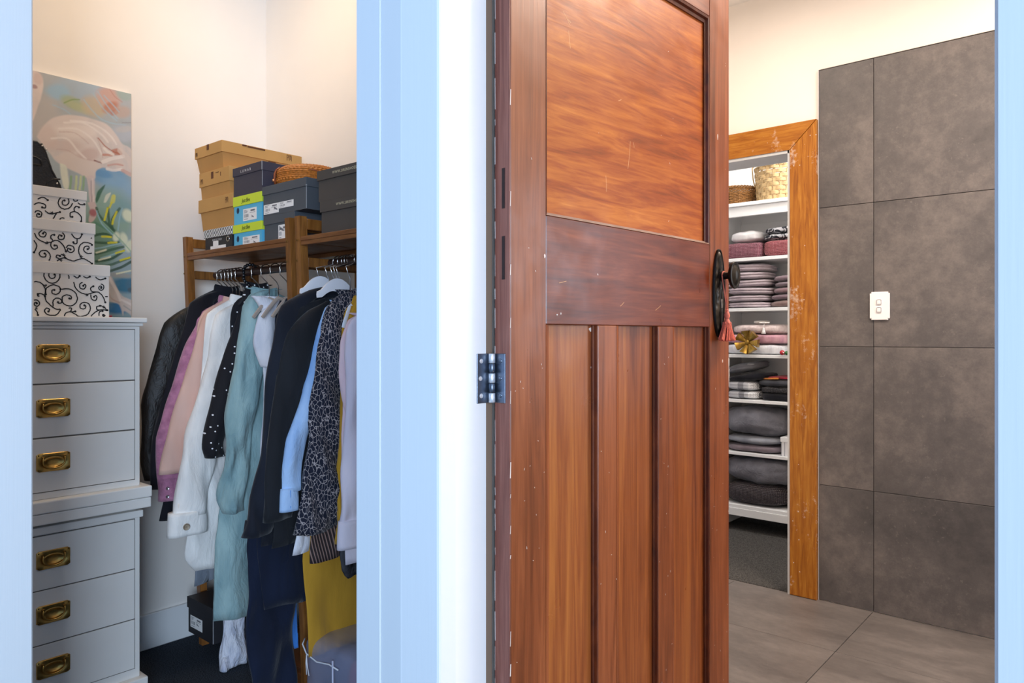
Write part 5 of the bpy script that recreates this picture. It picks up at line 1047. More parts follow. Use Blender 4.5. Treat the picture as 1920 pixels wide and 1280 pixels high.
def garment(name, label, cat, X, mat, sleeve=None, sl=(.125, .085, .026, .026), body=None, th=.018, seed=1, fold=.006, collar=None, dx=.020, hem=None, group='clothes hanging on the racks', bmat=None, wav=.004, rumple=.004, freq=38):
    zs = [r[0] for r in (body or [])]+[p[1] for p in (sleeve or [])]
    if body and not sleeve:
        o = base_at(cloth_loft(X, [r if len(r) == 4 else r+(th,) for r in body], 36, 44, fold, freq, seed, rumple, .8, True, 0, wav).build(name, bmat or mat, None, smooth=True), (X, RY, min(zs)))
        return tag(o, label, cat, group)
    t = empty(name, (X, RY, min(zs)), 0, label, cat, group)
    if body:
        b = cloth_loft(X, [r if len(r) == 4 else r+(th,) for r in body], 36, 44, fold, freq, seed, rumple, .8, True, 0, wav).build('body', bmat or mat, t, smooth=True)
    if sleeve:
        s = cloth_loft(X+dx, outline(sleeve, *sl), 40, 26, fold*.9, 55, seed+.5, rumple, .85).build('sleeve', mat, t, smooth=True)
        far = [(2*1.395-y, z) for y, z in sleeve]
        far = [(min(y, 1.625), z) for y, z in far]
        rows = [(z, y-w_, y, t_) for (y, z), (_, a, b_, t_) in zip(far, outline(sleeve, *sl)) for w_ in [b_-a]]
        cloth_loft(X+dx*.3, rows, 30, 20, fold*.6, 50, seed+2.5, rumple, .85).build('sleeve', mat, t, smooth=True)
    if collar:
        zc, yc, hc, w = collar
        m = MB(); R = []
        for i, (dz, e) in enumerate(((-.03, 1.0), (-.01, 1.06), (.012, 1.0), (.018, .94))):
            R.append([(X+dx*.4+.022*e*math.sin(a)*(1 if math.sin(a) > 0 else .8), yc-w*e*math.cos(a), zc+dz*hc/.03+.004*math.cos(a*2)) for a in [2*PI*k/22 for k in range(22)]])
        m.loft(R, False, False).build('collar', mat, t, smooth=True)
    return t
def body_rows(zn, near, far, zh, yn=None, top=.05):
    """neck -> shoulders -> hem"""
    return [(zn, 1.345, 1.415), (zn-.022, near+.075, 1.47), (zn-.055, near+.02, 1.57), (zn-.12, near, far), (zn-.35, near+.012, far), (zh, yn if yn is not None else near, far)]
M_LEATHER = cloth('black_jacket_leather', '1e1c1b', '0f0f10', .5, .5, 12, 300, .2, 0, (1, 1, .5), .45)
M_BLACK = cloth('black_wool', '1c1c24', '121219', .85, .25)
M_PINK = cloth('pink_melange_knit', 'c283a0', 'a56b88', .95, .3, 40, 1200, .35, .3, (1, 1, 1))
M_BLUSH = cloth('blush_crepe', 'e0b8a9', 'cda596', .8, .15)
M_DENIM = cloth('white_denim', 'f5f2ee', 'dcd9d6', .85, .35, 14)
M_SAGE = cloth('sage_linen', 'a2bfc0', '7e9ea4', .9, .55, 16)
M_TEE = cloth('white_jersey', 'eceaf0', 'c8cbd8', .85, .4, 12)
M_NAVY = cloth('navy_black_suiting', '1b1f2a', '10131c', .8, .22)
M_NAVY2 = cloth('black_pinstripe_suiting', '1d1f24', '101216', .8, .25)
M_NAVYD = cloth('navy_drape', '141d33', '0b1120', .85, .35)
M_SKYB = cloth('light_blue_poplin', 'a9c6ea', '7fa6da', .8, .45, 14)
M_MUST = cloth('mustard_knit', 'c7952f', 'a87c24', .85, .2)
M_LILAC = cloth('pale_lilac_poplin', 'e3dae4', 'c6bfd0', .8, .35, 8)
M_PALEP = cloth('pale_pink_jersey', 'e6cdd2', 'cfb4bd', .85, .35, 10)
M_GREYT = cloth('grey_blue_jersey', '868d98', '6a727e', .85, .5)
def dots():
    t = NT('black_with_white_dots'); co = t.coord((1, 1, 1))
    mp = t.n('ShaderNodeSeparateXYZ'); t.l(co, mp.inputs[0]); cb = t.n('ShaderNodeCombineXYZ'); t.l(mp.outputs[1], cb.inputs[0]); t.l(mp.outputs[2], cb.inputs[1])
    v = t.voro(cb.outputs[0], 34, 'F1', '2D', .9)
    k = t.math('MULTIPLY', t.math('LESS_THAN', v.outputs['Distance'], .085), t.math('GREATER_THAN', v.outputs['Color'], .25))
    t.set(t.mix(k, '19191f', 'efeef2'), .8, 0, .25, .1); t.bump(t.noise(t.coord((1, 1, .4)), 14, 4), .35, .02)
    return t.m
M_DOTS = dots()
def leopard():
    t = NT('dark_animal_print'); co = t.coord()
    s = t.n('ShaderNodeSeparateXYZ'); t.l(co, s.inputs[0]); cb = t.n('ShaderNodeCombineXYZ')
    t.l(t.math('MULTIPLY', s.outputs[1], 1.5), cb.inputs[0]); t.l(t.math('MULTIPLY', s.outputs[2], .85), cb.inputs[1]); t.l(t.math('MULTIPLY', s.outputs[0], .9), cb.inputs[2])
    nz = t.n('ShaderNodeTexNoise'); t.l(cb.outputs[0], nz.inputs['Vector']); nz.inputs['Scale'].default_value = 40
    ad = t.n('ShaderNodeVectorMath', operation='MULTIPLY_ADD'); t.l(nz.outputs[1], ad.inputs[0]); ad.inputs[1].default_value = (.022, .022, .022); t.l(cb.outputs[0], ad.inputs[2])
    v = t.voro(ad.outputs[0], 78, 'DISTANCE_TO_EDGE')
    k = t.ramp(v.outputs['Distance'], [(.025, 0.0), (.06, 1.0)])
    t.set(t.mix(k, 'a79d9c', '1c1f2e'), .85, 0, .2, .1); t.bump(t.noise(t.coord((1, 1, .4)), 12, 4), .4, .02)
    return t.m
M_LEO = leopard()
def stripes():
    t = NT('brown_pleated_stripe'); co = t.coord()
    s = t.n('ShaderNodeSeparateXYZ'); t.l(co, s.inputs[0])
    f = t.math('ADD', t.math('MULTIPLY', s.outputs[1], 700), t.math('MULTIPLY', s.outputs[2], 120))
    w = t.math('SINE', f)
    t.set(t.mix(t.ramp(w, [(.35, 0.0), (.6, 1.0)]), '2c1f20', '94766c'), .8); t.bump(w, .5, .003)
    return t.m
M_STRIPE = stripes()
def lace():
    t = NT('black_lace'); co = t.coord()
    v = t.voro(co, 60); t.set(t.mix(t.ramp(v.outputs['Distance'], [(.2, 0.0), (.5, 1.0)]), '0d0e14', '3a3a40'), .8); t.bump(v.outputs['Distance'], .8, .004)
    return t.m
M_LACE = lace()

garment('jacket', 'black quilted leather jacket at the end of the rack beside the drawers', 'jacket', -2.60, M_LEATHER,
        [(1.30, 1.275), (1.221, 1.245), (1.157, 1.193), (1.125, 1.09), (1.097, .988), (1.079, .915), (1.075, .743), (1.086, .65)], (.13, .09, .024, .026), body_rows(1.29, 1.21, 1.62, .53, 1.17), .016, 1, .006, (1.29, 1.38, .03, .05), dx=.012)
garment('jacket', 'smooth black wool jacket between the leather jacket and the pink jacket', 'jacket', -2.572, M_BLACK,
        [(1.342, 1.315), (1.284, 1.297), (1.232, 1.264), (1.215, 1.203), (1.168, 1.053), (1.131, .924), (1.100, .799), (1.092, .70), (1.10, .62)], (.14, .09, .024, .024), body_rows(1.325, 1.225, 1.62, .505, 1.125), .014, 2, .005, (1.315, 1.375, .03, .05), dx=.012)
pj = garment('jacket', 'dusty pink knitted jacket with two silver snaps on the cuff', 'jacket', -2.54, M_PINK,
        [(1.348, 1.273), (1.274, 1.235), (1.229, 1.168), (1.200, 1.114), (1.154, .98), (1.119, .872), (1.099, .802), (1.10, .70), (1.112, .585)], (.135, .078, .023, .022), body_rows(1.285, 1.24, 1.60, .66, 1.19), .012, 3, .004, (1.28, 1.37, .02, .045), dx=.012)
garment('blazer', 'blush pink blazer between the dusty pink and white denim jackets', 'jacket', -2.508, M_BLUSH,
        [(1.364, 1.263), (1.309, 1.252), (1.247, 1.218), (1.208, 1.09), (1.180, .999), (1.152, .921), (1.118, .802), (1.094, .680)], (.13, .085, .022, .022), body_rows(1.285, 1.23, 1.60, .43, 1.20), .012, 4, .003, (1.275, 1.37, .02, .045), dx=.012, rumple=.002)
wj = garment('jacket', 'white denim jacket with a horn button on its wide cuff', 'jacket', -2.46, M_DENIM,
        [(1.377, 1.281), (1.338, 1.263), (1.264, 1.218), (1.236, 1.07), (1.203, .945), (1.160, .803), (1.136, .662), (1.116, .54)], (.135, .112, .026, .030), [(1.285, 1.345, 1.415), (1.262, 1.30, 1.47), (1.225, 1.245, 1.57), (1.15, 1.232, 1.61), (.75, 1.205, 1.61), (.50, 1.175, 1.60), (.39, 1.165, 1.58), (.335, 1.20, 1.56)], .014, 5, .005, (1.28, 1.375, .022, .05), dx=.014)
def cuff(t, X, dx, y0, y1, z0, z1, th, mat, seed, fold=.002):
    return cloth_loft(X+dx, [(z1, y0+.003, y1, th), ((z0+z1)/2, y0, y1+.003, th), (z0, y0-.001, y1+.002, th*.95)], 8, 26, fold, 40, seed, .0012, .8).build('cuff', mat, t, smooth=True)
cuff(wj, -2.46, .014, 1.100, 1.232, .475, .555, .032, M_DENIM, 3)
def button(t, x, y, z, r, mat, name='button', n=(1, -.2, 0)):
    nn = Vector(n).normalized(); q = nn.to_track_quat('Z', 'Y').to_matrix().to_4x4(); q.translation = Vector((x, y, z))
    m = MB(); m.lathe([(r*.95, 0), (r, .0018), (r*.86, .003), (r*.7, .0022), (r*.2, .0020)], q, 18); return m.build(name, mat, t, smooth='auto')
button(wj, -2.4165, 1.150, .508, .0115, plain('horn_button', 'b7a58e', .4, var=.5, vs=120))
cuff(pj, -2.54, .012, 1.108, 1.185, .583, .66, .0235, M_PINK, 4)
for z in (.628, .600): button(pj, -2.5068, 1.128, z, .0062, plain('silver_snap', 'c9c5ca', .25, .9, var=0), 'snap')
garment('top', 'grey blue top whose hem shows under the white denim jacket', 'top', -2.485, M_GREYT, None, body=body_rows(1.27, 1.25, 1.60, .285, 1.205), th=.010, seed=9)
garment('blouse', 'black blouse with small white dots and a gathered cuff', 'blouse', -2.41, M_DOTS,
        [(1.409, 1.333), (1.347, 1.308), (1.337, 1.262), (1.299, 1.146), (1.258, 1.032), (1.222, .90), (1.198, .808), (1.193, .768), (1.203, .733)], (.105, .075, .022, .026), body_rows(1.325, 1.30, 1.60, .60, 1.27), .012, 6, .005, (1.325, 1.40, .022, .045), dx=.012)
garment('dress', 'long sage green linen shirt dress with gathered sleeve', 'dress', -2.36, M_SAGE,
        [(1.415, 1.315), (1.372, 1.305), (1.335, 1.284), (1.315, 1.243), (1.280, 1.057), (1.252, .84), (1.238, .695), (1.226, .60), (1.236, .548)], (.115, .085, .026, .026), [(1.31, 1.37, 1.43), (1.285, 1.345, 1.50), (1.24, 1.325, 1.60), (1.0, 1.30, 1.61), (.70, 1.262, 1.62), (.45, 1.228, 1.62), (.30, 1.222, 1.62), (.175, 1.224, 1.62)], .020, 7, .011, (1.305, 1.40, .02, .05), dx=.018, rumple=.006, freq=34, wav=.008)
te = garment('t_shirt', 'white short-sleeved tee with a silver flower print beside the sage dress', 'shirt', -2.29, M_TEE,
        [(1.428, 1.284), (1.377, 1.260), (1.335, 1.22), (1.318, 1.15), (1.317, 1.115), (1.345, 1.04)], (.10, .06, .016, .020), body_rows(1.285, 1.345, 1.58, .50, 1.34), .012, 8, .007, None, dx=.012)
m = MB()
for k, (y, z, r, a) in enumerate(((1.392, 1.165, .018, 60), (1.372, 1.140, .022, 200), (1.395, 1.120, .020, -70), (1.40, 1.20, .012, 80), (1.385, 1.225, .010, 20))):
    a = math.radians(a)
    m.ribbon([(-2.260, y+r*(1-.0)*math.cos(a+s)*(.6+.4*math.cos(s*2)), z+1.3*r*math.sin(a+s)*(.6+.4*math.cos(s*2))) for s in [2*PI*i/16 for i in range(17)]], .0035, (1, 0, 0))
m.build('silver_print', plain('silver_foil', 'd9dade', .3, .6, var=.1), te, kind='stuff')
for X, s, nr in ((-2.235, 22, 1.37), (-2.17, 23, 1.345), (-2.11, 24, 1.315)):
    garment('dress', {22: 'plain black dress hidden behind the white tee', 23: 'dark navy dress hidden behind the navy blazer', 24: 'black tunic hidden behind the rack posts'}[s], 'dress', X, M_NAVYD, None,
            body=[(1.27, nr+.02, nr+.08), (1.24, nr+.005, 1.50), (1.19, nr, 1.58), (.9, nr, 1.60), (.5, nr, 1.60), (.33, nr, 1.60)], th=.014, seed=s, fold=.006, wav=.006)
garment('trousers', 'white crinkled trouser leg hanging below the sage dress, touching the carpet', 'trousers', -2.385, cloth('white_crinkle_cotton', 'dfe0ea', 'b4bbd2', .85, .9, 26), None, body=[(.34, 1.285, 1.338, .012), (.19, 1.270, 1.338, .018), (.10, 1.262, 1.340, .022), (.04, 1.248, 1.342, .026), (.004, 1.244, 1.341, .027)], seed=31, fold=.006, rumple=.007, freq=60, wav=0)
def rows2(zn, near, far, zh, yn, yc=1.33): return [(zn, yc-.03, yc+.03), (zn-.020, near+.075, yc+.09), (zn-.05, near+.03, 1.50), (zn-.12, near+.012, far), (zn-.35, near, far), (zh, yn, far)]
garment('dress', 'long navy dress reaching nearly to the carpet, beside the white trousers', 'dress', -1.925, M_NAVYD, None,
        body=[(.62, 1.10, 1.243, .014), (.42, 1.092, 1.244, .016), (.344, 1.088, 1.244, .018), (.157, 1.099, 1.243, .020), (.06, 1.105, 1.228, .022), (.03, 1.11, 1.215, .022)], seed=21, fold=.011, rumple=.005, wav=.01)
garment('dress', 'black skirt dress hanging below the navy blazer', 'dress', -1.889, M_NAVYD, None, body=[(1.24, 1.30, 1.36), (1.20, 1.24, 1.44), (1.12, 1.19, 1.55), (.8, 1.15, 1.56), (.572, 1.105, 1.56), (.36, 1.128, 1.56)], th=.010, seed=25, fold=.005, wav=.006)
garment('blazer', 'navy black blazer with a flared cuff, in front of the rack posts', 'jacket', -1.872, M_NAVY,
        [(1.315, 1.297), (1.277, 1.290), (1.253, 1.283), (1.169, 1.243), (1.147, 1.207), (1.131, 1.113), (1.117, 1.028), (1.107, .905), (1.080, .742), (1.041, .594)], (.14, .095, .020, .024), rows2(1.295, 1.16, 1.56, .56, 1.10), .012, 11, .006, (1.277, 1.335, .018, .045), dx=.010)
b2 = garment('blazer', 'plain black blazer between the navy blazer and the light blue shirt', 'jacket', -1.848, M_NAVY2,
        [(1.318, 1.262), (1.273, 1.240), (1.229, 1.218), (1.170, 1.161), (1.148, 1.092), (1.126, .988), (1.110, .891), (1.094, .743), (1.088, .63)], (.14, .095, .018, .018), rows2(1.262, 1.16, 1.56, .55, 1.12), .010, 12, .005, (1.248, 1.335, .018, .04), dx=.010)
m = MB(); m.loft([[(-1.8285+.004*k, 1.27, 1.225), (-1.8285+.004*k, 1.24, 1.17), (-1.8285+.004*k, 1.205, 1.05), (-1.8285+.004*k, 1.235, .95), (-1.8285+.004*k, 1.26, 1.06), (-1.8285+.004*k, 1.285, 1.20)] for k in (0, 1)]); m.build('lapel', M_NAVY2, b2)
sb = garment('shirt', 'light blue shirt with a slit cuff between the black blazer and the animal print dress', 'shirt', -1.826, M_SKYB,
        [(1.32, 1.250), (1.283, 1.235), (1.269, 1.205), (1.248, 1.148), (1.219, 1.041), (1.180, .929), (1.149, .859), (1.136, .785), (1.132, .71)], (.10, .058, .015, .018), rows2(1.255, 1.24, 1.54, .59, 1.22), .008, 13, .005, None, dx=.010)
cuff(sb, -1.826, .010, 1.127, 1.183, .655, .72, .017, M_SKYB, 5)
MB().box(-1.7995, -1.7985, 1.150, 1.1525, .665, .715).build('cuff_slit', cloth('shadow_blue_poplin', '6f9ede', None, .8), sb)
garment('blouse', 'brown striped pleated blouse with its hem below the animal print dress', 'blouse', -1.812, M_STRIPE, None, body=rows2(1.25, 1.26, 1.54, .492, 1.225), th=.008, seed=14, fold=.007)
o = garment('shirt', 'white shirt tail with a label below the animal print sleeve', 'shirt', -1.839, M_TEE, None, body=rows2(1.25, 1.25, 1.52, .522, 1.18), th=.007, seed=15)
MB().box(-1.8285, -1.8275, 1.190, 1.205, .540, .575).build('care_label', STICKER, o)
garment('dress', 'dark animal print dress in grey and navy beside the mustard dress', 'dress', -1.797, M_LEO,
        [(1.37, 1.293), (1.327, 1.277), (1.296, 1.263), (1.266, 1.232), (1.239, 1.116), (1.217, 1.039), (1.206, .947), (1.202, .860), (1.188, .765), (1.166, .647), (1.158, .588)], (.15, .125, .020, .024), rows2(1.285, 1.24, 1.56, .585, 1.20), .012, 16, .007, None, dx=.012, rumple=.006)
garment('dress', 'mustard yellow knit top between the animal print dress and the pale pink tee', 'top', -1.765, M_MUST,
        [(1.345, 1.257), (1.330, 1.232), (1.314, 1.199), (1.302, 1.131), (1.292, .974), (1.282, .849), (1.272, .545)], (.05, .04, .011, .011), [(1.268, 1.345, 1.42), (1.238, 1.318, 1.47), (1.17, 1.300, 1.54), (.80, 1.285, 1.55), (.545, 1.277, 1.55)], .010, 17, .006, None, dx=.010, rumple=.002, freq=30)
garment('skirt', 'long mustard yellow skirt with its hem above the storage bag', 'skirt', -1.838, M_MUST, None, body=[(1.20, 1.31, 1.37), (1.15, 1.29, 1.46), (1.0, 1.28, 1.55), (.70, 1.255, 1.55), (.511, 1.222, 1.55), (.365, 1.228, 1.55), (.25, 1.231, 1.55), (.205, 1.232, 1.55)], th=.008, seed=17, fold=.006, rumple=.002, freq=30, wav=.006)
garment('top', 'black lace top showing below the lilac shirt', 'top', -1.738, M_LACE, None, body=[(1.20, 1.31, 1.36), (1.15, 1.30, 1.50), (.7, 1.285, 1.50), (.543, 1.266, 1.50), (.475, 1.274, 1.50), (.448, 1.30, 1.50)], th=.010, seed=19, fold=.008, rumple=.006)
garment('top', 'pale pink tee between the mustard dress and the lilac shirt', 'shirt', -1.737, M_PALEP,
        [(1.34, 1.215), (1.30, 1.195), (1.288, 1.172), (1.273, 1.133), (1.265, 1.039), (1.270, .977), (1.288, .905)], (.08, .05, .012, .014), rows2(1.215, 1.28, 1.52, .62, 1.29), .008, 18, .004, None, dx=.008)
ls = garment('shirt', 'pale lilac shirt hanging in front of the pale pink tee', 'shirt', -1.712, M_LILAC,
        [(1.365, 1.221), (1.325, 1.213), (1.290, 1.196), (1.272, 1.165), (1.266, 1.10), (1.268, 1.036), (1.264, .878), (1.250, .70), (1.246, .60)], (.12, .08, .016, .018), rows2(1.218, 1.29, 1.54, .50, 1.27, 1.36), .010, 20, .005, None, dx=.010)
cuff(ls, -1.712, .010, 1.240, 1.325, .545, .625, .019, M_LILAC, 6)
garment('scarf', 'bright blue scarf end hanging behind the navy dresses', 'scarf', -1.932, cloth('bright_blue_silk', '4f96e8', '2b62b4', .5, .5), None, body=[(.40, 1.240, 1.255, .003), (.32, 1.238, 1.258, .004), (.25, 1.240, 1.262, .004), (.205, 1.250, 1.264, .003)], seed=33, fold=.003)

# hangers
def hook_path(X, s=0, yo=.012):
    """stem, sideways bend and loop over the rail"""
    ry, rz, r = RY, RZ, .0175
    p = [(X, RY+yo, 1.280), (X, RY+yo, 1.318), (X, RY+yo-.008, 1.332), (X, min(RY-.020, RY+yo-.016), 1.352)]
    p += [(X+s*.004*math.sin(a), ry+.0008-(r+.004)*math.cos(a), rz+(r+.002)*math.sin(a)) for a in [math.radians(d) for d in (-25, 0, 25, 50, 75, 100, 125, 150, 175)]]
    return p
HW = plain('white_velvet_hanger', 'e9eaf0', .7, var=.02)
HBK = plain('black_velvet_hanger', '1b1b20', .8, var=.02)
HCL = plain('clear_smoked_hanger', 'b9a79a', .15, var=.1, spec=.8)
def hanger(X, mat, label, kind='thin', z=1.288, s=0, yo=.012, near=.085):
    t = empty('clothes_hanger', (X, RY, z-.06), 0, label, 'hanger', 'hangers on the rails')
    m = MB(); m.tube(hook_path(X, s, yo), .0018, 7); m.build('hook', HOOKM, t, smooth=True)
    m = MB()
    if kind == 'wide':
        R = []
        for i in range(23):
            q = -1+2*i/22; yy = RY+yo+q*(near if q < 0 else .16); d = abs(yy-RY-yo)
            zt = z+.016-.035*(d/.055)**2 if d < .055 else z-.019-.045*((d-.055)/.1); hh = .040-.022*abs(q)
            R.append([(X+a, yy, zt-b) for a, b in ((-.0035, 0), (.0035, 0), (.0050, hh*.5), (.0035, hh), (-.0035, hh), (-.0050, hh*.5))])
        m.loft(R)
    else:
        pts = [(X, RY+yo+q*(near if q < 0 else .17), z-.006-.068*abs(q)**1.2) for q in [-1+k/8 for k in range(17)]]
        m.tube(pts, .0045, 8, True, 1.5)
    m.build('arm', mat, t, smooth='auto')
    return t
for X, l in zip((-2.587, -2.556, -2.530, -2.505, -2.455, -2.482), ('leather jacket', 'black wool jacket', 'dusty pink jacket', 'blush blazer', 'white denim jacket', 'grey blue top')): hanger(X, HW, 'thin white hanger holding the '+l, z=1.279)
for X, l in zip((-2.345, -2.283, -2.225, -2.165, -2.108), ('sage dress', 'white tee', 'plain black dress', 'dark navy dress', 'black tunic')): hanger(X, HBK if X < -2.29 else HCL, ('black' if X < -2.29 else 'clear smoky')+' hanger holding the '+l, z=1.283, near=.06)
hanger(-1.872, HW, 'wide curved white hanger holding the navy blazer', 'wide', 1.312, 1, -.064, .07)
hanger(-1.848, HCL, 'clear smoky hanger holding the second black blazer', z=1.262, yo=-.05, near=.05)
hanger(-1.828, HCL, 'clear smoky hanger holding the light blue shirt', z=1.252, yo=-.045, near=.045)
hanger(-1.800, HW, 'wide white hanger holding the animal print dress', 'wide', 1.302, -1, -.055, .07)
for X, l in ((-1.814, 'brown striped blouse'), (-1.765, 'mustard dress'), (-1.739, 'pale pink tee'), (-1.712, 'pale lilac shirt')): hanger(X, HW, 'thin white hanger holding the '+l, z=1.245 if X < -1.75 else 1.205, yo=-.035 if X < -1.75 else 0, near=.025)
# the beaded hanger
t = empty('beaded_hanger', (-2.41, RY, 1.25), 0, 'hanger with a hook of black pearl beads holding the dotted blouse', 'hanger', 'hangers on the rails')
pp = hook_path(-2.385); PB = plain('black_pearl_bead', '1a1b20', .12, .2, var=0, spec=.8)
P = [Vector(p) for p in pp]; P = [P[0]+Vector((0, -.01, 0)), P[1]+Vector((0, -.006, 0))]+[q+Vector((0, (q.y-RY)*.35, (q.z-RZ)*.35)) for q in P[2:]]
L = [0]
for a, b in zip(P, P[1:]): L.append(L[-1]+(b-a).length)
k = 0; s = 0
while s < L[-1]:
    i = max(j for j in range(len(L)-1) if L[j] <= s); q = P[i].lerp(P[i+1], (s-L[i])/(L[i+1]-L[i]))
    MB().ball(q, .0062, u=12, v=8).build('bead', PB, t, smooth=True); s += .0108
m = MB(); m.tube([(-2.40, RY+.012+q*(.05 if q < 0 else .17), 1.305-.05*abs(q)**1.25) for q in [-1+k/8 for k in range(17)]], .0065, 8); m.build('arm', HBK, t, smooth=True)

# ---------------------------------------------------------------- things on the low shelves
t, b, d = shoebox(-2.612, -2.425, 1.245, 1.540, .0775, .166, .205, BLACKCARD, BLACKCARD, 'black shoe box with a white label down on the low shelf of the rack', 0, .004)
flat(b, STICKER, 'sticker', -2.592, -2.505, 1.249, .100, .142); label_marks(b, -2.592, -2.505, 1.249, .100, .142, 5, (.62, .45, .8))
text('printed_text', 'LO', WHITEINK, b, (-2.4285, 1.285, .120), .026, (PI/2, 0, PI/2), space=1.15)
MB().bar((-2.4285, 1.2495, .08), (-2.4285, 1.2495, .166), .0016, .0016).build('worn_edge', EDGEWEAR, b)
def plastic():
    t = NT('frosted_plastic'); t.set('aab0cc', .35, 0, .6)
    t.b.inputs['Alpha'].default_value = .42
    t.bump(t.noise(t.coord(), 9, 4), .35, .02); return t.m
t = empty('storage_bag', (-1.75, 1.35, .0775), 0, 'translucent zipped storage bag with a white cord under the mustard dress', 'bag')
def cushion(x0, x1, y0, y1, z0, z1, e=5, N=14, wr=.006, ws=9, seed=0, grooves=0, gd=.05, taper=0, skew=0):
    m = MB(); bm = m.bm; vs = {}
    hx, hy, hz = (x1-x0)/2, (y1-y0)/2, (z1-z0)/2
    def V(a, b, c):
        k = (round(a, 5), round(b, 5), round(c, 5))
        if k in vs: return vs[k]
        p = Vector((a, b, c)); n = (abs(a)**e+abs(b)**e+abs(c)**e)**(1/e); p /= n
        g = 1.0
        if grooves:
            s = abs(math.sin(PI*grooves*(p.z+1)/2)); g = 1-gd*(1-s**.5)*min(1, 4*(1-abs(p.z)))
        q = Vector((p.x*hx*g*(1-taper*(p.z+1)/2), p.y*hy*g*(1-taper*(p.z+1)/2), p.z*hz))
        w = Vector((q.x*ws, q.y*ws, q.z*ws*1.6))+Vector((seed*3.7, seed, seed*1.9))
        d = noise.noise(w)*wr+noise.noise(w*2.7)*wr*.5
        q += Vector((p.x, p.y, p.z)).normalized()*d
        q.z += skew*q.x
        vs[k] = bm.verts.new((q.x+(x0+x1)/2, q.y+(y0+y1)/2, q.z+(z0+z1)/2)); return vs[k]
    lin_ = [-1+2*i/N for i in range(N+1)]
    lz = [math.sin(v*PI/2) for v in lin_]
    for ax in range(3):
        for s in (-1, 1):
            for i in range(N):
                for j in range(N):
                    f = []
                    for a, b in ((i, j), (i+1, j), (i+1, j+1), (i, j+1)):
                        c = [0, 0, 0]; c[ax] = s; c[(ax+1) % 3] = lz[a]; c[(ax+2) % 3] = lz[b]; f.append(V(*c))
                    try: bm.faces.new(f)
                    except ValueError: pass
    return m
cushion(-1.898, -1.56, 1.245, 1.50, .079, .258, 7, 16, .008, 7, 3).build('bag_body', plastic(), t, smooth=True)
m = MB()
m.tube([(-1.885, 1.255, .245), (-1.875, 1.240, .235), (-1.850, 1.237, .215), (-1.80, 1.238, .205), (-1.74, 1.238, .215), (-1.70, 1.24, .21)], .0022, 6)
for dx in (0, .012): m.tube([(-1.850, 1.237, .216), (-1.848+dx*.4, 1.234, .19), (-1.848+dx, 1.236, .155)], .0016, 6)
m.build('cord', plain('white_cord', 'e9e9ee', .7, var=0), t, smooth=True)
m = MB(); m.tube([(-1.725, 1.239, .23), (-1.722, 1.237, .15), (-1.722, 1.24, .085)], .003, 6); m.build('seam', plain('grey_seam', 'c9cbe0', .5, var=0), t, smooth=True)
for i, (x, y, z, r) in enumerate(((-1.655, 1.325, .165, .065), (-1.79, 1.37, .15, .06))):
    o = cushion(x-r, x+r, y-r, y+r, z-r, z+r, 2.6, 10, .006, 10, i).build('folded_cloth', [cloth('dusty_rose_fleece', 'b07f93'), cloth('grey_lilac_fleece', '8d8ea8')][i], t, smooth=True)

# ---------------------------------------------------------------- linen bookcase
t = bk = empty('bookcase', (-1.48, 4.3, 0), 0, 'tall white open bookcase full of folded linen, seen through the far doorway', 'bookcase')
BX0, BX1, BY0, BY1 = -1.935, -1.03, 4.13, 4.47
for x in (BX0, BX1-.04):
    m = MB(); m.box(x, x+.04, BY0+.01, BY1, .0, 1.905, .002); m.build('side_panel', BOOKW, bk)
m = MB(); m.box(BX0+.02, BX1-.02, BY1-.012, BY1-.004, .10, 1.90); m.build('back_panel', BOOKW, bk)
m = MB(); m.box(BX0-.015, BX1+.015, BY0-.012, BY1+.005, 1.905, 1.926, .003, 2); m.build('top_board', BOOKW, bk)
m = MB(); m.box(BX0+.0405, BX1-.0405, BY0+.004, BY0+.022, 1.846, 1.9045, .002); m.build('top_rail', BOOKW, bk)
m = MB(); m.box(BX0+.0405, BX1-.0405, BY1-.030, BY1-.0125, 1.78, 1.845, .002); m.build('back_rail', BOOKW, bk)
for z in (1.594, 1.299, 1.027, .762, .452):
    m = MB(); m.box(BX0+.0405, BX1-.0405, BY0+.012, BY1-.0125, z-.0095, z+.0095, .0015); m.build('shelf', BOOKW, bk)
m = MB(); m.box(BX0+.0405, BX1-.0405, BY0+.012, BY1-.0125, .131, .150, .0015); m.build('shelf', BOOKW, bk)
m = MB(); m.box(BX0+.0405, BX1-.0405, BY0+.006, BY0+.026, .085, .130, .0015); m.build('bottom_rail', BOOKW, bk)
m = MB(); m.ball((-1.70, BY1-.0305, 1.80), .004, .002, .004); m.build('screw_hole', BLACKINK, bk)

S = [1.604, 1.309, 1.037, .772, .462, .1505]   # shelf surfaces
def waffle(name, a, b, sc=55):
    t = NT(name); co = t.coord((sc, sc, sc)); s = t.n('ShaderNodeSeparateXYZ'); t.l(co, s.inputs[0])
    w = t.math('MULTIPLY', t.math('SINE', t.math('MULTIPLY', s.outputs[0], 2*PI)), t.math('SINE', t.math('MULTIPLY', s.outputs[2], 2*PI)))
    w2 = t.math('MULTIPLY', w, w)
    t.set(t.mix(t.ramp(w2, [(.1, 0.0), (.5, 1.0)]), a, b), .95, 0, .1, .2); t.bump(w2, 1, .012); return t.m
TOW_L = cloth('lilac_grey_terry', 'c3b4ba', 'ab9ca4', 1, .3, 20, 700, .5, .3, (1, 1, 1), .05)
TOW_R = cloth('mauve_terry', '9d8486', '876f73', 1, .3, 20, 700, .5, .3, (1, 1, 1), .05)
LG = 'linen on the bookcase shelves'
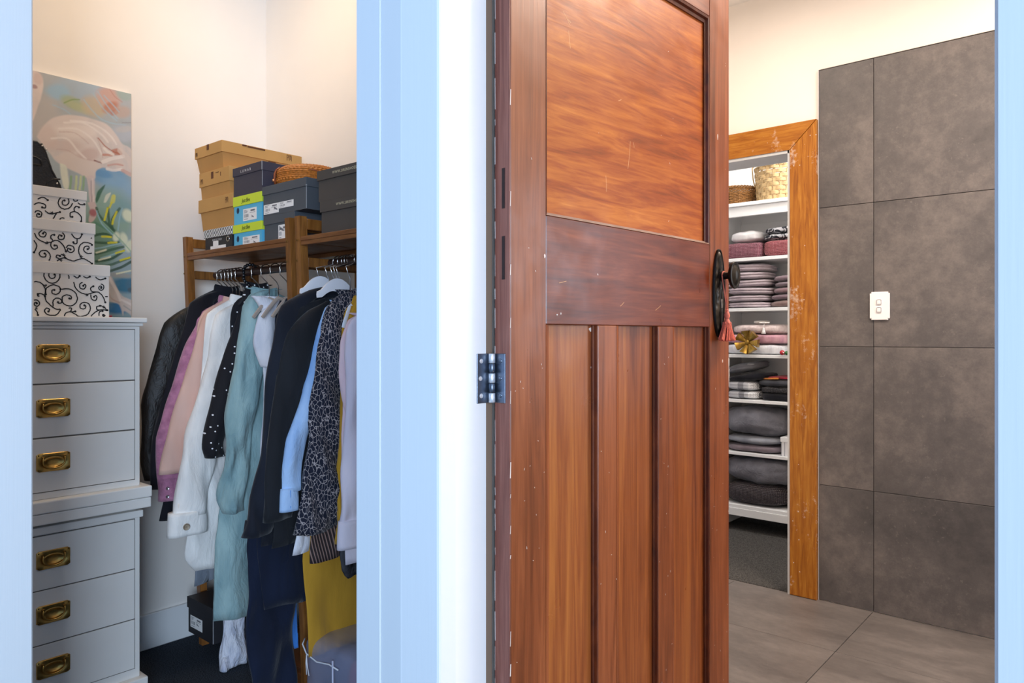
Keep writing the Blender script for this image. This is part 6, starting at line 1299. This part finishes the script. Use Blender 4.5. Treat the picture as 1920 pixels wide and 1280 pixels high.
def fold(name, label, cat, mat, x0, x1, z0, z1, y0=4.150, y1=4.40, e=5, wr=.004, ws=10, seed=0, grooves=0, gd=.05, N=14, skew=0, group=LG, taper=0):
    o = base_at(cushion(x0, x1, y0, y1, z0, z1, e, N, wr, ws, seed, grooves, gd, taper, skew).build(name, mat, None, smooth=True), ((x0+x1)/2, (y0+y1)/2, z0))
    return tag(o, label, cat, group)
# top shelf
fold('throw', 'dusty rose waffle throw on the shelf under the baskets', 'throw', waffle('rose_waffle', '8d5260', 'c98a98', 62), -1.886, -1.650, S[0], S[0]+.092, seed=1, e=6)
fold('throw', 'coral waffle throw beside the dusty rose throw', 'throw', waffle('coral_waffle', 'a8525a', 'd78c90', 62), -1.644, -1.40, S[0], S[0]+.092, seed=2, e=6)
fold('blanket', 'soft white blanket folded on the dusty rose throw', 'blanket', cloth('white_fleece', 'eceaea', 'd6d3d6'), -1.858, -1.660, S[0]+.094, S[0]+.165, 4.16, 4.40, 3, .012, 9, 4)
def damask():
    t = NT('black_white_damask'); co = t.coord(); a = t.noise(co, 26, 2, .4, 2.2)
    t.set(t.mix(t.ramp(a, [(.47, 0.0), (.53, 1.0)]), 'b9b8bd', '22232a'), .8); t.bump(t.noise(co, 12, 3), .3, .02); return t.m
DAM = damask()
fold('tablecloth', 'black and white patterned cloth lying on the other patterned cloth', 'cloth', DAM, -1.642, -1.42, S[0]+.129, S[0]+.170, 4.16, 4.40, 4, .006, 12, 5)
fold('tablecloth', 'black and white patterned cloth lying directly on the coral throw', 'cloth', DAM, -1.658, -1.42, S[0]+.094, S[0]+.128, 4.155, 4.40, 4, .006, 12, 6)
# towels
z = S[1]; nL = 6; lab = ['bottom', 'second from the bottom', 'third from the bottom', 'third from the top', 'second from the top', 'top']
for k in range(nL):
    h = (.0385, .042, .046, .045, .047, .049)[k]; dx = (.015, -.005, .012, .004, -.008, .0)[k]
    fold('towel', 'lilac grey towel, %s of the taller towel stack' % lab[k], 'towel', TOW_L, -1.882, -1.612+dx, z, z+h, 4.148+(.008, .002, .0, .004, .0, .006)[k], 4.40, 3.2, .004, 12, 10+k, 2, .09, 16, (-.01, .0, -.02, .02, .0, -.03)[k]); z += h*.985
z = S[1]; lab = ['bottom', 'second from the bottom', 'middle', 'second from the top', 'top']
TR = [cloth('mauve_terry_'+n, a, b, 1, .3, 20, 700, .5, .3, (1, 1, 1), .05) for n, a, b in (('brown', '8d7570', '7a6460'), ('plum', '8b757d', '77636b'), ('rose', '9c8086', '866d72'), ('grey', '8e7f87', '796c73'), ('mid', '9b858a', '85727a'))]
for k in range(5):
    h = (.044, .036, .040, .033, .038)[k]
    fold('towel', 'mauve towel, %s of the shorter darker towel stack' % lab[k], 'towel', TR[k], -1.598+(.0, .004, .018, .026, .020)[k]-.02, -1.36, z, z+h, 4.155, 4.38, 3, .003, 12, 20+k, 0, 0, 12, .03); z += h*.98
# white and pink stack with ornaments
fold('towel', 'white towel at the bottom of the pink and white stack', 'towel', cloth('white_terry', 'ececef', 'd3d3da', 1, .3, 30, 700, .5), -1.880, -1.520, S[2], S[2]+.060, seed=31, e=5)
fold('towel', 'rose pink towel in the middle of the pink and white stack', 'towel', cloth('rose_terry', 'd9a9b2', 'c290a0', 1, .3, 30, 700, .5), -1.876, -1.508, S[2]+.061, S[2]+.118, seed=32, e=5)
fold('blanket', 'pale pink fleece blanket on top of the rose pink towel', 'blanket', cloth('pale_pink_fleece', 'ead9d5', 'd6c2c0', 1, .3, 60, 500, .5), -1.846, -1.512, S[2]+.119, S[2]+.176, seed=33, e=3.4, wr=.006)
t = empty('soap_dish', (-1.665, 4.24, S[2]+.178), 0, 'white oval soap dish lying on the pale pink blanket', 'dish')
m = MB(); m.lathe([(.0001, 0), (.030, 0), (.044, .006), (.047, .012), (.043, .018), (.03, .020), (.0001, .020)], Matrix.Translation((-1.675, 4.235, S[2]+.178)), 28, False, 1); m.build('dish', plain('cream_ceramic', 'e9e3db', .3, var=0), t, smooth=True)
t = empty('bead_tassel', (-1.628, 4.135, 1.156), 0, 'small white tassel on a beaded loop hanging over the pale pink blanket', 'tassel')
for k in range(9):
    MB().ball((-1.655+k*.0065, 4.152+.003*math.sin(k), S[2]+.1835), .0042, u=8, v=6).build('bead', plain('white_bead', 'efeae6', .4, var=0) if k == 0 else bpy.data.materials['white_bead'], t, smooth=True)
m = MB(); m.tube([(-1.628, 4.150, S[2]+.180), (-1.628, 4.142, S[2]+.168), (-1.628, 4.138, S[2]+.152)], .0014, 5)
m.build('cord', plain('pale_cord', 'e0dad6', .8, var=0), t)
m = MB(); m.lathe([(.003, 1.193), (.0055, 1.189), (.0055, 1.184), (.009, 1.172), (.0125, 1.158), (.011, 1.157)], Matrix.Translation((-1.628, 4.138, 0)), 14); m.build('tassel_skirt', plain('white_thread', 'f0eeee', .8, var=.15, vs=200), t, smooth=True)
# gold ribbon bow
GOLD = plain('gold_satin_ribbon', 'b08a3e', .28, .8, var=.35, vs=60)
t = empty('gift_bow', (-1.71, 4.13, S[2]), 0, 'gold ribbon bow leaning against the pink and white towels', 'bow')
bx, by, bz = -1.712, 4.118, 1.108
for k in range(7):
    a = math.radians(90+k*360/7+8); m = MB(); R = []
    r1 = .068 if k != 3 and k != 4 else .064
    for i in range(13):
        u = i/12; ph = u*PI*1.0
        rad = r1*math.sin(ph)**.8*(.55+.45*min(1, u*2)) if u < .5 else r1*math.sin(ph)**.8
        rad = r1*(1-abs(2*u-1)**2.2); out = (.024 if u > .5 else -.002)*math.sin(PI*u)+(.006 if u > .5 else 0)
        w = .0035+.019*(rad/r1)
        cx, cz = bx+rad*math.cos(a), bz+rad*math.sin(a); px, pz = -math.sin(a), math.cos(a)
        R.append([(cx+px*w*q, by-out-.003*math.cos(q*2), cz+pz*w*q) for q in (-1, -.5, 0, .5, 1)]+[(cx+px*w*q, by-out+.0012-.003*math.cos(q*2), cz+pz*w*q) for q in (1, .5, 0, -.5, -1)])
    m.loft(R).build('ribbon_loop', GOLD, t, smooth='auto')
MB().ball((bx, by-.012, bz), .014, .010, .016).build('knot', GOLD, t, smooth=True)
t = empty('ornament', (-1.505, 4.14, S[2]), 0, 'small red and green ornament at the end of the white towel', 'ornament')
MB().ball((-1.518, 4.130, S[2]+.014), .014).build('red_bauble', plain('red_gloss', 'b01f2c', .25, var=0), t, smooth=True)
MB().ball((-1.494, 4.135, S[2]+.012), .012).build('green_bauble', plain('green_gloss', '2f6a35', .3, var=0), t, smooth=True)
MB().ball((-1.507, 4.119, S[2]+.014), .0035).build('white_bead', STICKER, t, smooth=True)
# grey folded linen
GRID = waffle('black_waffle', '26252a', '4b464b', 70)
def stripe_towel():
    t = NT('grey_striped_cotton'); co = t.coord(); s = t.n('ShaderNodeSeparateXYZ'); t.l(co, s.inputs[0])
    a = t.math('SINE', t.math('MULTIPLY', t.math('ADD', s.outputs[0], .02), 62)); fine = t.math('SINE', t.math('MULTIPLY', s.outputs[0], 900))
    edge = t.math('MULTIPLY', t.math('GREATER_THAN', s.outputs[0], .045), t.math('GREATER_THAN', fine, .1))
    c = t.mix(t.ramp(a, [(.47, 0.0), (.53, 1.0)]), 'c2c3c8', '8f9096'); t.set(t.mix(edge, c, 'f2f2f2'), .95, 0, .1); t.bump(t.noise(co, 200, 2), .3, .004); return t.m
ST = stripe_towel()
fold('towel', 'lower grey striped towel on the shelf above the duvet', 'towel', ST, -1.875, -1.672, S[3], S[3]+.049, seed=41, e=3.5, grooves=2, gd=.04)
fold('towel', 'upper grey striped towel under the black folded fabric', 'towel', ST, -1.875, -1.680, S[3]+.050, S[3]+.106, seed=42, e=3.5, grooves=2, gd=.04)
fold('shirt', 'black folded fabric lying on the grey striped towels', 'cloth', M_BLACK, -1.875, -1.615, S[3]+.107, S[3]+.150, seed=43, e=3, wr=.007, skew=.12)
o = fold('shirt', 'grey folded tee with a small pale tag on top of the black fabric', 'cloth', cloth('mid_grey_jersey', '807f84', '6a6a70'), -1.878, -1.675, S[3]+.160, S[3]+.212, 4.16, 4.42, 3, .006, 9, 44, 2, .06, 14, .20)
MB().box(-1.735, -1.700, 4.165, 4.18, S[3]+.207, S[3]+.2085).build('tag', STICKER, o)
fold('cloth', 'black folded cloth at the bottom of the pile under the red scarf', 'cloth', M_BLACK, -1.655, -1.40, S[3], S[3]+.042, seed=45, e=6)
fold('cloth', 'black waffle cloth in the middle of the pile under the red scarf', 'cloth', GRID, -1.662, -1.40, S[3]+.043, S[3]+.079, seed=46, e=5)
fold('cloth', 'charcoal folded cloth directly under the red scarf', 'cloth', cloth('charcoal_jersey', '46474d', '37383e'), -1.692, -1.40, S[3]+.080, S[3]+.120, seed=47, e=3, wr=.006)
o = fold('scarf', 'folded red scarf with an orange edge on the charcoal cloth', 'scarf', cloth('red_cotton', 'b8283c', '8f1c2c'), -1.640, -1.40, S[3]+.121, S[3]+.141, 4.17, 4.40, 3, .003, 9, 48)
MB().tube([(-1.645, 4.19, S[3]+.124), (-1.60, 4.165, S[3]+.127), (-1.55, 4.160, S[3]+.130)], .006, 6).build('orange_edge', plain('orange_trim', 'd5823a', .8, var=0), o, smooth=True)
GREYB = cloth('slate_grey_bedding', '7b7b83', '63636b', .9, .6, 11, 600, .1, .15, (1, 1, .8))
fold('blanket', 'mauve grey folded sheet under the light grey sheet', 'blanket', cloth('mauve_grey_cotton', '857981', '70656b'), -1.885, -1.548, S[4], S[4]+.045, seed=51, e=3.2, wr=.006)
fold('blanket', 'light grey folded sheet under the slate grey duvet', 'blanket', cloth('light_grey_cotton', '9da0a8', '82858f'), -1.885, -1.550, S[4]+.046, S[4]+.094, seed=52, e=3, wr=.008)
fold('duvet', 'plump slate grey duvet on the fifth shelf', 'duvet', GREYB, -1.888, -1.515, S[4]+.095, S[4]+.262, 4.15, 4.42, 3.2, .018, 6, 53, 0, 0, 20, -.02)
fold('pillow', 'dark grey pillow behind the white striped box', 'pillow', cloth('dark_grey_cotton', '615f62', '4e4c50'), -1.500, -1.36, S[4]+.11, S[4]+.25, 4.18, 4.42, 3, .012, 8, 54)
def sbox():
    t = NT('white_striped_card'); co = t.coord(); s = t.n('ShaderNodeSeparateXYZ'); t.l(co, s.inputs[0])
    w = t.math('SINE', t.math('MULTIPLY', s.outputs[0], 330)); t.set(t.mix(t.ramp(w, [(.86, 0.0), (.95, 1.0)]), 'e9e9ec', '5c5f6a'), .7); return t.m
t = empty('storage_box', (-1.46, 4.25, S[4]), 0, 'small white striped box beside the slate grey duvet', 'box')
m = MB(); m.box(-1.534, -1.39, 4.155, 4.35, S[4], S[4]+.085, .002); b_ = m.build('body', sbox(), t)
m = MB(); m.box(-1.537, -1.387, 4.152, 4.353, S[4]+.080, S[4]+.108, .003, 2); m.build('lid', BOOKW, t)
fold('blanket', 'dark brown waffle blanket on the lowest shelf', 'blanket', waffle('brown_waffle', '3a3438', '75686e', 60), -1.888, -1.516, S[5], S[5]+.128, 4.15, 4.42, 3.2, .006, 7, 61)
fold('duvet', 'rumpled grey duvet on the dark waffle blanket', 'duvet', GREYB, -1.888, -1.46, S[5]+.129, S[5]+.276, 4.15, 4.42, 3, .022, 7, 62, 0, 0, 20, -.03)
fold('pillow', 'black pillow end in the corner beside the dark waffle blanket', 'pillow', M_BLACK, -1.500, -1.38, S[5], S[5]+.115, 4.2, 4.42, 4, .006, 8, 63)

# ---------------------------------------------------------------- baskets on the bookcase
SPL = plain('pale_splint', 'c7a878', .6, var=.25, vs=60, bump=.2, bs=200)
WIC = plain('brown_wicker', '9a6a36', .6, var=.4, vs=80, bump=.3, bs=200)
t = empty('basket', (-1.60, 4.29, 1.926), 0, 'large pale splint basket on top of the bookcase', 'basket', 'baskets on the bookcase')
cx, cy, R0, R1, H = -1.592, 4.285, .122, .135, .205
NS = 22
for k in range(8):
    m = MB(); z0 = 1.934+k*.0245; pts = []
    n = NS*6; rr_ = R0+(R1-R0)*k/7; R = []
    for i in range(n):
        a = 2*PI*i/n; w = .0042*math.cos(a*NS/2+k*PI); r = rr_+w
        R.append([(cx+(r+dr)*math.cos(a), cy+(r+dr)*math.sin(a), z0+dz) for dr, dz in ((0, 0), (.0022, 0.003), (.0022, .019), (0, .022))])
    R.append(R[0]); m.loft(R, False, False).build('splint', SPL, t)
for i in range(NS):
    a = 2*PI*i/NS; m = MB(); R = []
    for j in range(16):
        u = j/15; r = R0+(R1-R0)*u+.0012; R.append([(cx+(r+dr)*math.cos(a+da/r), cy+(r+dr)*math.sin(a+da/r), 1.930+u*.198) for dr, da in ((-.001, -.0075), (.0016, -.0075), (.0016, .0075), (-.001, .0075))])
    m.loft(R).build('stake', SPL, t)
for zz, rr_ in ((1.932, R0+.001), (2.128, R1+.001)):
    for s in (-1, 1):
        m = MB(); m.tube([(cx+(rr_+.004*math.cos(a*16+s*PI/2))*math.cos(a), cy+(rr_+.004*math.cos(a*16+s*PI/2))*math.sin(a), zz+.004*math.sin(a*16+s*PI/2)) for a in [2*PI*k/120 for k in range(121)]], .0036, 5); m.build('rim', SPL, t)
for s, a0 in ((1, 200), (1, 340)):
    for q in range(1 if a0 == 200 else 6):
        a = math.radians(a0+q*3); m = MB()
        bx_, by_ = cx+(R1+.002)*math.cos(a), cy+(R1+.002)*math.sin(a)
        m.tube([(bx_, by_, 2.03-(.02 if q else 0)), (bx_+.010*math.cos(a), by_+.01*math.sin(a), 2.08), (bx_+(.012+.006*q)*math.cos(a), by_-.01, 2.14), (cx+.6*(bx_-cx), by_-.005*q, 2.20), (cx, cy, 2.235)] if q == 0 else [(bx_, by_-.004, 2.13), (bx_-.012, by_-.012-.002*q, 2.10), (bx_-.006+.004*q, by_-.014, 2.05), (bx_+.012+.003*q, by_-.010, 2.02)], .0042, 6)
        m.build('handle', SPL, t, smooth=True)
m = MB(); m.lathe([(.001, 1.929), (R0-.004, 1.929), (R0-.004, 1.936), (.001, 1.936)], Matrix.Translation((cx, cy, 0)), 24); m.build('base', SPL, t)
t = empty('basket', (-1.86, 4.30, 1.926), 0, 'small brown wicker basket on top of the bookcase', 'basket', 'baskets on the bookcase')
cx, cy = -1.858, 4.30
for k in range(13):
    m = MB(); z0 = 1.931+k*.0078; n = 120; rr_ = .118+.006*k/12
    m.tube([(cx+(rr_+.003*math.cos(a*15+k*PI))*math.cos(a), cy+(rr_+.003*math.cos(a*15+k*PI))*math.sin(a), z0) for a in [2*PI*i/n for i in range(n+1)]], .0042, 5); m.build('weaver', WIC, t)
for i in range(30):
    a = 2*PI*i/30; m = MB(); m.tube([(cx+.118*math.cos(a), cy+.118*math.sin(a), 1.929), (cx+.124*math.cos(a), cy+.124*math.sin(a), 2.032)], .0034, 5); m.build('stake', WIC, t)
for s in range(3):
    m = MB(); m.tube([(cx+(.124+.006*math.cos(a*14+s*2.09))*math.cos(a), cy+(.124+.006*math.cos(a*14+s*2.09))*math.sin(a), 2.036+.006*math.sin(a*14+s*2.09)) for a in [2*PI*k/140 for k in range(141)]], .0042, 5); m.build('rim', WIC, t)
m = MB(); m.lathe([(.001, 1.927), (.117, 1.927), (.117, 1.932), (.001, 1.932)], Matrix.Translation((cx, cy, 0)), 24); m.build('base', WIC, t)
